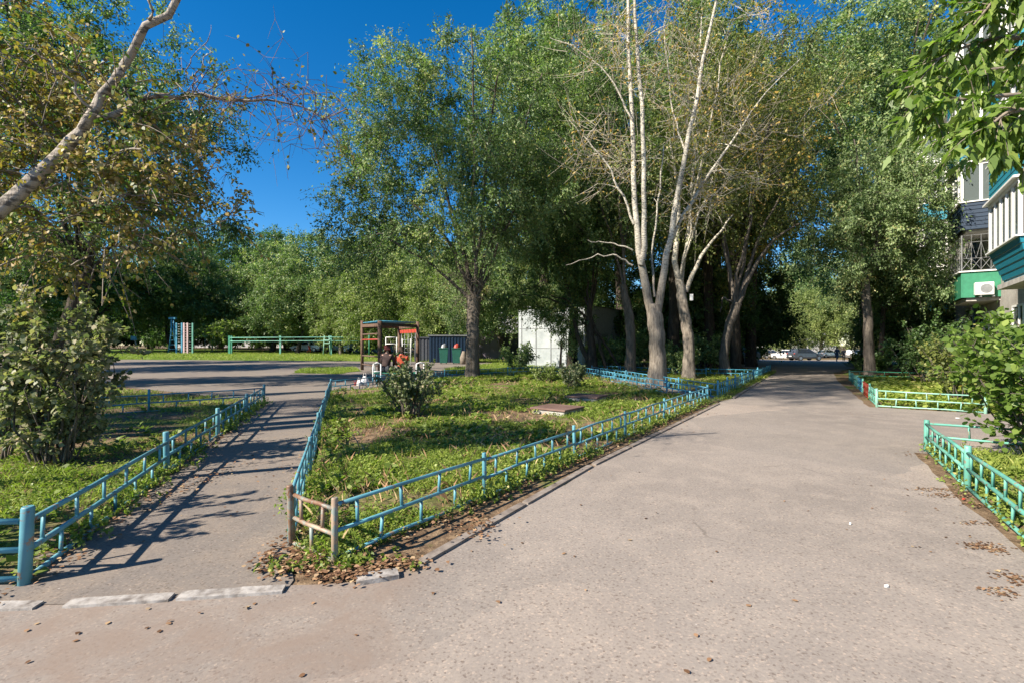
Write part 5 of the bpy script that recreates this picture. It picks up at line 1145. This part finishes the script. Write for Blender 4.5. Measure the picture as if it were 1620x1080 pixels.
for px, h, mt, lb in ((733, 1.0, 'twig', 'pale sack standing right of the green bins'), (742, .5, 'wood', 'brown box lying beside the pale sack')):
    q = MB(); q.tube([(0, 0, 0), (0, 0, h*.5), (.03, 0, h)], [.25, .27, .1], 9); o = q.build('rubbish_sack', M[mt], None, True); o.location = T(px, 0, 37.2); tag(o, lb, 'sack')
# ------------------------------------------------------------------ wooden climbing frame
A_, B_, C_, D_ = T(573, 0, 28.5), T(601, 0, 25.6), T(632, 0, 30.2), T(661, 0, 27.2)
cf = thing('jungle_gym', 'brown timber climbing frame with blue and red bars behind the seated people', 'climbing frame', A_)
def lv(p, z): q = p-A_; return Vector((q.x, q.y, z+p.z-A_.z))
for p, h, r in ((A_, 2.85, .095), (B_, 2.72, .12), (C_, 2.9, .11), (D_, 2.75, .10)):
    mb = MB(); mb.tube([lv(p, -.1), lv(p, h*.5), lv(p, h)], r, 12); mb.build('post', M['wood'], cf, True)
for a, b_ in ((A_, B_), (B_, D_), (D_, C_), (C_, A_)):
    mb = MB(); mb.bar(lv(a, 2.55), lv(b_, 2.5), .1, .16); mb.build('beam', M['wood'], cf)
for k in range(7):
    t_ = (k+.5)/7; mb = MB(); mb.tube([lv(A_.lerp(B_, t_), 2.72), lv(C_.lerp(D_, t_), 2.72)], .028, 8); mb.build('overhead_bar', M['sky_paint'], cf, True)
for z, mt in ((.35, 'wood'), (.85, 'wood'), (1.75, 'red_paint'), (2.05, 'wood')):
    mb = MB(); mb.tube([lv(A_, z), lv(B_, z)], .04, 8); mb.build('rung', M[mt], cf, True)
mb = MB(); mb.bar(lv(C_, 2.25), lv(D_, 2.25), .05, .2); mb.build('red_board', M['red_paint'], cf)
for k in range(5): mb = MB(); mb.tube([lv(C_.lerp(D_, .12+k*.19), 2.2), lv(C_.lerp(D_, .12+k*.19), .5)], .018, 6); mb.build('hanging_rope', M['grey_metal'], cf, True)
# white goal like frame and swing behind it
wf = thing('swing_frame', 'white tubular swing frame seen through the timber climbing frame', 'swing', T(619, 0, 38))
for x in (-.42, .42): mb = MB(); mb.tube([(x, 0, 0), (x, 0, 2.0)], .035, 8); mb.build('post', M['white_paint'], wf, True)
for z in (2.0, 1.5): mb = MB(); mb.tube([(-.42, 0, z), (.42, 0, z)], .03, 8); mb.build('crossbar', M['white_paint'], wf, True)
mb = MB(); mb.box((0, 0, .5), (.5, .3, .05)); mb.tube([(-.2, 0, .5), (-.2, 0, 1.98)], .01, 5); mb.tube([(.2, 0, .5), (.2, 0, 1.98)], .01, 5); mb.build('swing_seat', M['wood'], wf)
sw = thing('slide', 'white and grey play ladder right of the white swing frame', 'play ladder', T(643, 0, 36))
for x in (-.3, .3): mb = MB(); mb.tube([(x, 0, 0), (x, 0, 1.9)], .03, 8); mb.build('post', M['white_paint'], sw, True)
for k in range(6): mb = MB(); mb.tube([(-.3, 0, .3+k*.3), (.3, 0, .3+k*.3)], .02, 6); mb.build('rung', M['grey_metal'], sw, True)
sp_ = thing('crossarm_pole', 'green pole with a cross arm left of the climbing frame', 'pole', T(584, 0, 46))
mb = MB(); mb.tube([(0, 0, 0), (0, 0, 2.4)], .05, 8); mb.build('pole', M['green_paint'], sp_, True); mb = MB(); mb.tube([(-.5, 0, 2.35), (.5, 0, 2.35)], .04, 8); mb.build('cross_arm', M['green_paint'], sp_, True)
# blue board fence far behind
bf = thing('board_fence', 'light blue board fence behind the sports ground', 'fence', T(590, 0, 74))
mb = MB(); mb.box((0, 0, .75), (6.5, .06, 1.4)); mb.build('board_panel', M['pale_blue'] if 'pale_blue' in M else simple('pale_blue_boards', (.10, .22, .42), .7), bf)
for k in range(5): mb = MB(); mb.box((-3.2+k*1.6, -.07, .8), (.1, .07, 1.6)); mb.build('post', M['sky_paint'], bf)
# ------------------------------------------------------------------ sports ground
def ladderbars(label, px, w, h, n, mat, rmat, Y=56):
    t = thing('wall_bars', label, 'wall bars', T(px, 0, Y), 0, None)
    for x in (-w/2, w/2): mb = MB(); mb.box((x, 0, h/2), (.16, .12, h)); mb.build('upright', mat, t)
    for k in range(n): mb = MB(); z = .2+(h-.35)*k/(n-1); mb.tube([(-w/2, 0, z), (w/2, 0, z)], .025, 6); mb.build('rung', rmat, t, True)
    return t
ladderbars('light blue wall bars left of the pink ladder', 283.5, .62, 3.5, 12, M['sky_paint'], M['grey_metal'])
ladderbars('narrow pale pink ladder in the middle of the wall bars', 294, .40, 3.5, 12, M['pink_paint'], M['pink_paint'], 55.6)
ladderbars('green edged wall bars right of the pink ladder', 300.5, .62, 3.5, 12, M['mint'], M['grey_metal'], 56.3)
al = thing('climbing_ladder', 'tall blue A shaped ladder at the left end of the wall bars', 'ladder', T(273, 0, 56.5))
for x in (-.5, .5):
    mb = MB(); mb.tube([(x, 0, 0), (x*.35, 0, 2.2), (x*.25, 0, 4.0)], .07, 8); mb.build('upright', M['sky_paint'], al, True)
for k in range(7): z = .5+k*.5; mb = MB(); mb.tube([(-.42+.05*k, 0, z), (.42-.05*k, 0, z)], .03, 6); mb.build('rung', M['sky_paint'], al, True)
mb = MB(); mb.box((0, 0, 4.02), (.75, .3, .22)); mb.build('top_board', M['sky_paint'], al)
er = thing('exercise_rails', 'long green double rail exercise bars across the sunny grass', 'exercise bars', T(445, 0, 56))
bx = er.location.x
def ex(px): return T(px, 0, 56).x-bx
for px, w in ((363, .22), (366.5, .14), (443.5, .17), (523.5, .22)): mb = MB(); mb.box((ex(px), 0, 1.05), (w, .14, 2.25)); mb.build('post', M['green_paint'] if px < 400 else M['mint'], er)
for z in (1.55, 1.95): mb = MB(); mb.tube([(ex(365), -.09, z), (ex(444), -.09, z+.03), (ex(523), -.09, z+.06), (ex(575), -.09, z)], .045, 8); mb.build('rail', M['mint'], er, True)
mb = MB(); mb.box((ex(575), 0, .95), (.14, .14, 2.0)); mb.build('post', M['green_paint'], er)
st = thing('step_ladder', 'pale green stepped stand against the right post of the exercise bars', 'stand', T(517, 0, 55.6))
for x in (-.33, .33): mb = MB(); mb.tube([(x*1.25, 0, 0), (x*.8, 0, 2.25)], .055, 8); mb.build('leg', M['mint_pale'], st, True)
for z in (1.4, 1.75): mb = MB(); mb.box((0, 0, z), (.7, .25, .09)); mb.build('step', M['mint_pale'], st)
bb = thing('notice_board', 'small blue board on two posts right of the wall bars', 'board', T(330, 0, 64))
mb = MB(); mb.box((0, 0, 2.35), (1.25, .08, .5)); mb.build('panel', M['sky_paint'], bb)
for x in (-.5, .5): mb = MB(); mb.tube([(x, .06, 0), (x, .06, 2.5)], .04, 8); mb.build('post', M['grey_metal'], bb, True)
sg = thing('basketball_hoop', 'leaning pale post with a small blue board left of the wall bars', 'hoop', T(216, 0, 60))
mb = MB(); mb.tube([(.25, 0, 0), (-.2, 0, 1.4)], .07, 8); mb.build('post', M['twig_pale'], sg, True); mb = MB(); mb.box((-.25, -.1, 1.65), (.75, .06, .5)); mb.build('board', M['sky_paint'], sg)
# ------------------------------------------------------------------ cars
def make_car(kind, paint, label, loc, rz, group=None, scale=1):
    t = thing('parked_car', label, 'car', loc, rz, group); t.scale = (scale,)*3
    if kind == 'sedan': prof = [(-2.15, .45, .72, .74), (-2.05, .25, .88, .90), (-1.45, .22, .93, .97), (-1.0, .22, .93, 1.36), (.3, .22, .92, 1.42), (1.05, .22, .90, .98), (1.9, .24, .80, .82), (2.15, .38, .62, .64)]; cab = (-1.42, -.95, .30, 1.0)
    elif kind == 'hatch': prof = [(-1.9, .42, .85, .88), (-1.85, .25, .93, 1.0), (-1.6, .22, .94, 1.36), (-1.0, .22, .94, 1.48), (.2, .22, .92, 1.46), (.95, .22, .92, .97), (1.7, .24, .82, .84), (1.95, .38, .62, .64)]; cab = (-1.8, -1.45, .2, .92)
    else: prof = [(-2.2, .5, .98, 1.0), (-2.15, .32, 1.05, 1.12), (-1.85, .28, 1.05, 1.55), (-1.3, .28, 1.05, 1.66), (.2, .28, 1.03, 1.64), (1.0, .28, 1.02, 1.08), (2.0, .3, .95, .98), (2.25, .45, .75, .78)]; cab = (-2.0, -1.6, .25, .98)
    hw = .86 if kind != 'suv' else .92
    rings = []
    for x, z0, zb, zr in prof:
        tp = .62 if zr-zb > .2 else .78; e = .9 if abs(x) > 1.9 else 1
        rings.append([(x, -hw*.9*e, z0), (x, -hw*e, z0+.22), (x, -hw*.97*e, zb), (x, -hw*tp*e, zr), (x, 0, zr+.03), (x, hw*tp*e, zr), (x, hw*.97*e, zb), (x, hw*e, z0+.22), (x, hw*.9*e, z0)])
    mb = MB(); vs = [v for r in rings for v in r]; n = 9; fs = []
    for i in range(len(rings)-1):
        for k in range(n): k2 = (k+1) % n; fs.append((i*n+k, i*n+k2, (i+1)*n+k2, (i+1)*n+k))
    fs += [tuple(range(n)), tuple(range((len(rings)-1)*n, len(rings)*n))[::-1]]
    mb.add(vs, fs); mb.build('body', paint, t)
    zt = max(p[3] for p in prof); zb = prof[3][2]; xr0, xr1, xf1, xf0 = cab
    for s in (-1, 1):
        g_ = MB(); y0 = hw*.985*s; y1 = hw*.70*s; e = .02*s
        for a0, a1, b0_, b1_ in ((xr0+.12, -.38, xr1+.1, -.38), (-.30, xf0-.12, -.30, xf1-.02)):
            vs = [(a0, y0+e*.6, zb+.05), (a1, y0+e*.6, zb+.05), (b1_, y1+e, zt-.10), (b0_, y1+e, zt-.10)]
            g_.add(vs+[(x, y-.03*s, z) for x, y, z in vs], [(0, 1, 2, 3), (7, 6, 5, 4), (0, 4, 5, 1), (1, 5, 6, 2), (2, 6, 7, 3), (3, 7, 4, 0)])
        g_.build('side_window', M['carglass'], t)
    for nm, xa, xb in (('windscreen', xf0+.02, xf1+.02), ('rear_window', xr0-.03, xr1-.03)):
        g_ = MB(); d = .02 if nm == 'windscreen' else -.02
        vs = [(xa+d, -hw*.84, zb+.06), (xa+d, hw*.84, zb+.06), (xb+d, hw*.6, zt-.07), (xb+d, -hw*.6, zt-.07)]
        g_.add(vs+[(x-2*d, y, z-.03) for x, y, z in vs], [(0, 1, 2, 3), (7, 6, 5, 4), (0, 4, 5, 1), (1, 5, 6, 2), (2, 6, 7, 3), (3, 7, 4, 0)]); g_.build(nm, M['carglass'], t)
    L = prof[-1][0]; wr = .31 if kind != 'suv' else .36
    for x in (-L*.62, L*.64):
        for s in (-1, 1):
            w_ = MB(); w_.tube([(x, s*(hw-.2), wr), (x, s*(hw+.015), wr)], wr, 18); W_ = w_.build('wheel', M['tyre'], t, True)
            r_ = MB(); r_.tube([(x, s*(hw+.01), wr), (x, s*(hw+.03), wr)], wr*.62, 14); r_.build('rim', M['rim'], W_)
    for s in (-1, 1):
        h_ = MB(); h_.box((L-.02, s*.62, prof[-1][2]-.02), (.14, .34, .14)); h_.build('headlight', M['white_frame'], t, bevel=.02)
        h_ = MB(); h_.box((prof[0][0]+.03, s*.66, prof[0][2]-.02), (.1, .24, .18)); h_.build('tail_light', M['red_paint'], t, bevel=.02)
        h_ = MB(); h_.box((xf0-.2, s*(hw+.09), zb+.06), (.1, .16, .11)); h_.build('mirror', paint, t, bevel=.02)
    for x, nm in ((L+.0, 'bumper'), (prof[0][0]-.0, 'bumper')): h_ = MB(); h_.box((x, 0, .45), (.12, hw*1.72, .2)); h_.build(nm, M['black'], t, bevel=.03)
    h_ = MB(); h_.box((prof[0][0]-.07, 0, .62), (.02, .5, .11)); h_.build('number_plate', M['white_frame'], t)
    return t
def carpaint(n, c):
    m, nt, b = newmat(n); b.inputs['Base Color'].default_value = (*c, 1); b.inputs['Roughness'].default_value = .25; b.inputs['Metallic'].default_value = .15; b.inputs['Coat Weight'].default_value = .5
    nz = noise(nt, 3, 2, .5, coord(nt)); r = ramp(nt, [(.3, tuple(k*.85 for k in c)), (.6, c)], nz.outputs[0]); nt.links.new(r.outputs[0], b.inputs['Base Color']); return m
CW, CS, CG, CB, CK = carpaint('white_car_paint', (.68, .69, .70)), carpaint('silver_car_paint', (.38, .42, .45)), carpaint('dark_grey_car_paint', (.06, .07, .085)), carpaint('blue_car_paint', (.04, .08, .16)), carpaint('beige_car_paint', (.45, .44, .40))
GC = 'cars parked far off'
make_car('sedan', CW, 'white saloon car parked behind the left exercise rails', T(487, 0, 70), rad(175), GC)
make_car('hatch', CS, 'silver car nose half hidden right of the white saloon', T(538, 0, 72), rad(170), GC)
make_car('suv', CG, 'dark grey estate car parked across the end of the road', T(1273, 0, 68), rad(10), GC)
make_car('hatch', CW, 'small white hatchback left of the dark grey estate car', T(1243, 0, 74), rad(120), GC)
make_car('sedan', CK, 'pale saloon car on the grass at the left end of the road', T(1216, 0, 76), rad(20), GC)
make_car('sedan', CW, 'white car just left of the walking man', T(1308, 0, 88), rad(20), GC)
make_car('hatch', CW, 'white car right of the walking people', T(1352, 0, 84), rad(30), GC)
make_car('hatch', CS, 'silver car shaded behind the crooked road tree', T(1172, 0, 46), rad(215), GC)
make_car('sedan', CB, 'dark blue car in deep shade behind the leaning poplar', T(1118, 0, 50), rad(190), GC)
make_car('hatch', CW, 'white car glinting in shade between the poplar trunks', T(1070, 0, 60), rad(190), GC)
make_car('hatch', CS, 'pale car seen low between the step stand and the climbing frame', T(548, 0, 88), rad(178), GC)
# ------------------------------------------------------------------ people
def skinmesh(name, nodes, edges, mat, parent, sub=2):
    me = bpy.data.meshes.new(name); keys = list(nodes); me.from_pydata([nodes[k][:3] for k in keys], [(keys.index(a), keys.index(b)) for a, b in edges], [])
    o = bpy.data.objects.new(name, me); C.objects.link(o)
    bm = bmesh.new(); bm.from_mesh(me); ly = bm.verts.layers.skin.verify()
    for v, k in zip(bm.verts, keys): r = nodes[k][3:]; v[ly].radius = (r[0], r[-1]); v[ly].use_root = (k == keys[0])
    bm.to_mesh(me); bm.free()
    o.modifiers.new('skin', 'SKIN').use_smooth_shade = True; ss = o.modifiers.new('sub', 'SUBSURF'); ss.levels = ss.render_levels = sub
    dg = bpy.context.evaluated_depsgraph_get(); dg.update(); m2 = bpy.data.meshes.new_from_object(o.evaluated_get(dg)); bpy.data.objects.remove(o)
    m2.name = name; m2.materials.clear()
    o = link(name, m2, mat, parent, True); return o
def person(label, loc, rz, pose, top, bottom, hairm, skirt=False, hair=1.0, headturn=0, scale=1, group=None):
    t = thing('person', label, 'person', loc, rz, group); t.scale = (scale,)*3
    if pose == 'sit':
        J = dict(pel=(0, 0, .55), ab=(0, .02, .75), ch=(0, .07, .96), nk=(0, .10, 1.12), hd=(0, .12, 1.21), ht=(0, .12, 1.31))
        hip, kn, an, toe = (.1, .02, .54), (.13, .44, .53), (.13, .46, .1), (.14, .62, .05); sh, el, wr, pm = (.19, .08, 1.03), (.25, .14, .78), (.12, .36, .66), (.08, .42, .63)
        legs = {1: (hip, kn, an, toe), -1: (hip, kn, an, toe)}; arms = {1: (sh, el, wr, pm), -1: (sh, el, wr, pm)}
    else:
        J = dict(pel=(0, 0, .92), ab=(0, .01, 1.10), ch=(0, .03, 1.32), nk=(0, .04, 1.49), hd=(0, .06, 1.58), ht=(0, .06, 1.68))
        legs = {1: ((.09, 0, .9), (.1, .14, .5), (.1, .12, .09), (.1, .27, .05)), -1: ((.09, 0, .9), (.1, .02, .48), (.1, -.26, .13), (.1, -.14, .05))}
        arms = {1: ((.2, .02, 1.40), (.25, -.06, 1.12), (.24, .04, .88), (.23, .07, .80)), -1: ((.2, .02, 1.40), (.24, .06, 1.12), (.23, .17, .90), (.22, .20, .82))}
    R = dict(pel=(.14, .11), ab=(.125, .09), ch=(.12, .085), nk=(.052, .052), hd=(.078, .09), ht=(.055, .07))
    Nn = {k: (*J[k], *R[k]) for k in J}; E = [('pel', 'ab'), ('ab', 'ch'), ('ch', 'nk'), ('nk', 'hd'), ('hd', 'ht')]
    nose = (math.sin(headturn)*.1, J['hd'][1]+math.cos(headturn)*.1, J['hd'][2]+.0); Nn['nose'] = (*nose, .012, .014); E.append(('hd', 'nose'))
    jack = {k: (*J[k], R[k][0]+(.055 if k == 'ch' else .03), R[k][1]+(.055 if k == 'ch' else .035)) for k in ('ch', 'ab', 'pel')}; JE = [('ch', 'ab'), ('ab', 'pel')]; jack['col'] = (J['nk'][0], J['nk'][1]-.01, J['nk'][2]-.03, .075, .08); JE.append(('ch', 'col'))
    trs = {'pel': (J['pel'][0], J['pel'][1], J['pel'][2]-.02, .145, .125)}; TE = []
    for s in (1, -1):
        g_ = lambda p: (p[0]*s, p[1], p[2])
        a = legs[s]; b_ = arms[s]
        for k, p, r in (('hip', a[0], .085), ('kn', a[1], .058), ('an', a[2], .038), ('toe', a[3], .03)): Nn[k+str(s)] = (*g_(p), r, r)
        E += [('pel', f'hip{s}'), (f'hip{s}', f'kn{s}'), (f'kn{s}', f'an{s}'), (f'an{s}', f'toe{s}')]
        for k, p, r in (('sh', b_[0], .055), ('el', b_[1], .04), ('wr', b_[2], .027), ('pm', b_[3], .034)): Nn[k+str(s)] = (*g_(p), r, r*.75)
        E += [('ch', f'sh{s}'), (f'sh{s}', f'el{s}'), (f'el{s}', f'wr{s}'), (f'wr{s}', f'pm{s}')]
        pm = Vector(g_(b_[3])); wr = Vector(g_(b_[2])); d = (pm-wr).normalized(); sd = d.cross(Vector((s*1., .2, .1))).normalized()
        for f in range(4):
            p1 = pm+sd*(f-1.5)*.018+d*.03; p2 = p1+d*(.045-.008*abs(f-1.2))+Vector((-s*.012, 0, -.01))
            Nn[f'f{f}{s}'] = (*p1, .0085, .0085); Nn[f'g{f}{s}'] = (*p2, .0075, .0075); E += [(f'pm{s}', f'f{f}{s}'), (f'f{f}{s}', f'g{f}{s}')]
        th = pm-sd*.035+d*.01; Nn[f'th{s}'] = (*th, .0095, .0095); E.append((f'pm{s}', f'th{s}'))
        for k, p, r in (('sh', b_[0], .075), ('el', b_[1], .06), ('wr', b_[2], .042)): jack[k+str(s)] = (*g_(p), r, r)
        JE += [('ch', f'sh{s}'), (f'sh{s}', f'el{s}'), (f'el{s}', f'wr{s}')]
        for k, p, r in (('hip', a[0], .10), ('kn', a[1], .075), ('an', a[2], .055)): trs[k+str(s)] = (*g_(p), r, r)
        TE += [('pel', f'hip{s}'), (f'hip{s}', f'kn{s}'), (f'kn{s}', f'an{s}')]
        shn = {'a': (*g_(a[2])[:2], a[2][2]-.03, .048, .045), 'b': (*g_(a[3])[:2], max(.04, a[3][2]-.01), .042, .034)}; skinmesh('shoe', shn, [('a', 'b')], M['black'], t, 1)
    skinmesh('body', Nn, E, M['skin'], t); skinmesh('jacket', jack, JE, top, t); skinmesh('trousers', trs, TE, bottom, t)
    hx, hy, hz = J['hd']; tb, tf = -.03*math.cos(headturn), 0
    hr = {'a': (hx-math.sin(headturn)*.02, hy-.025*math.cos(headturn), hz+.045, .098*hair, .104*hair), 'b': (hx-math.sin(headturn)*.04, hy-.045, hz-.015, .08*hair, .09*hair), 'c': (hx, hy-.01, hz+.10, .07*hair, .078*hair)}
    skinmesh('hair', hr, [('a', 'b'), ('a', 'c')], hairm, t)
    for s in (-1, 1):
        q = Vector((hx, hy, hz+.02))+Vector((math.sin(headturn+s*.38), math.cos(headturn+s*.38), 0))*.088
        e = MB(); e.tube([q, q+Vector((0, .001, .004))], .008, 6); e.build('eye', M['black'], t)
    return t
cl = lambda n, c: simple(n, c, .85, var=.15, scale=12)
M['brown_knit'] = cl('dark_brown_jacket_cloth', (.04, .02, .018)); M['orange'] = cl('orange_jacket_cloth', (.55, .09, .04)); M['dark_cloth'] = cl('dark_trouser_cloth', (.02, .025, .035)); M['red_hair'] = cl('dark_red_hair', (.09, .012, .012)); M['brown_hair'] = cl('brown_hair', (.06, .04, .025)); M['grey_cloth'] = cl('grey_blue_cloth', (.11, .12, .15)); M['white_cloth'] = cl('white_cloth', (.65, .62, .62))
sb = T(600, 608)
sb = Vector((sb.x, sb.y+.2, sb.z)); seatz = .45
bench = thing('park_bench', 'bench with white tubular arm frames where two people sit behind the lawn fence', 'bench', sb, rad(8))
mb = MB()
for k in range(4): mb.box((.55, -.15+k*.11, .43), (1.7, .09, .035))
mb.build('seat', M['green_paint'], bench)
for x in (-.25, 1.35):
    mb = MB(); mb.tube([(x, -.24, 0), (x, -.24, .62), (x, -.17, .76), (x, .1, .78), (x, .22, .70), (x, .24, 0)], .024, 10); mb.build('arm_frame', M['white_paint'], bench, True)
    mb = MB(); mb.tube([(x, -.24, .5), (x+.28, -.2, .5)], .02, 8); mb.tube([(x+.28, -.2, .78), (x+.28, -.2, 0)], .022, 8); mb.tube([(x, -.2, .77), (x+.14, -.2, .83), (x+.28, -.2, .78)], .022, 8); mb.build('leg', M['white_paint'], bench, True)
def onb(x, y=0): c, s = math.cos(rad(8)), math.sin(rad(8)); return Vector((sb.x+x*c-y*s, sb.y+x*s+y*c, sb.z))
person('woman with dark red hair in a dark brown jacket seated on the bench', onb(.2, -.05), rad(-12), 'sit', M['brown_knit'], M['dark_cloth'], M['red_hair'], headturn=-.9, hair=1.12, scale=1.08)
person('person in a bright orange jacket seated on the bench beside the woman', onb(.78, 0), rad(14), 'sit', M['orange'], M['dark_cloth'], M['brown_hair'], headturn=.3, scale=1.04)
def bag(p, s, mat, label):
    mb = MB(); mb.tube([(0, 0, 0), (.02, 0, s*.35), (0, .01, s*.75), (-.01, 0, s)], [s*.45, s*.5, s*.32, s*.12], 9); mb.tube([(-.06, 0, s*.95), (-.03, 0, s*1.3), (.04, 0, s*1.3), (.06, 0, s*.95)], .008, 5)
    o = mb.build('shopping_bag', mat, None, True); o.location = p; tag(o, label, 'bag')
bag(T(577, 0, 18.2), .34, M['white_cloth'], 'larger white carrier bag on the ground left of the bench'); bag(T(568, 0, 18.0), .22, M['white_paint'], 'small white carrier bag left of the larger one'); bag(T(562, 0, 18.1), .14, M['red_paint'], 'small red bag left of the white bags')
person('man in grey blue clothes walking at the far end of the road', T(1324, 0, 60), rad(180), 'walk', M['grey_cloth'], M['grey_cloth'], M['brown_hair'], scale=1.03)
person('second figure in dark clothes farther behind the walking man', T(1335, 0, 66), rad(150), 'walk', M['dark_cloth'], M['dark_cloth'], M['brown_hair'])
person('distant figure in white beside the white saloon car', T(489, 0, 64), rad(-60), 'walk', M['white_cloth'], M['orange'], M['brown_hair'], scale=.98)
# small white paper notice nailed to the leaning poplar
mb = MB(); mb.box((0, 0, 0), (.13, .02, .26)); o = mb.build('paper_notice', M['white_paint']); o.location = T(1094, 0, 20.2)+Vector((0, 0, 3.45)); tag(o, 'small white box fixed to the trunk of the leaning poplar', 'notice')
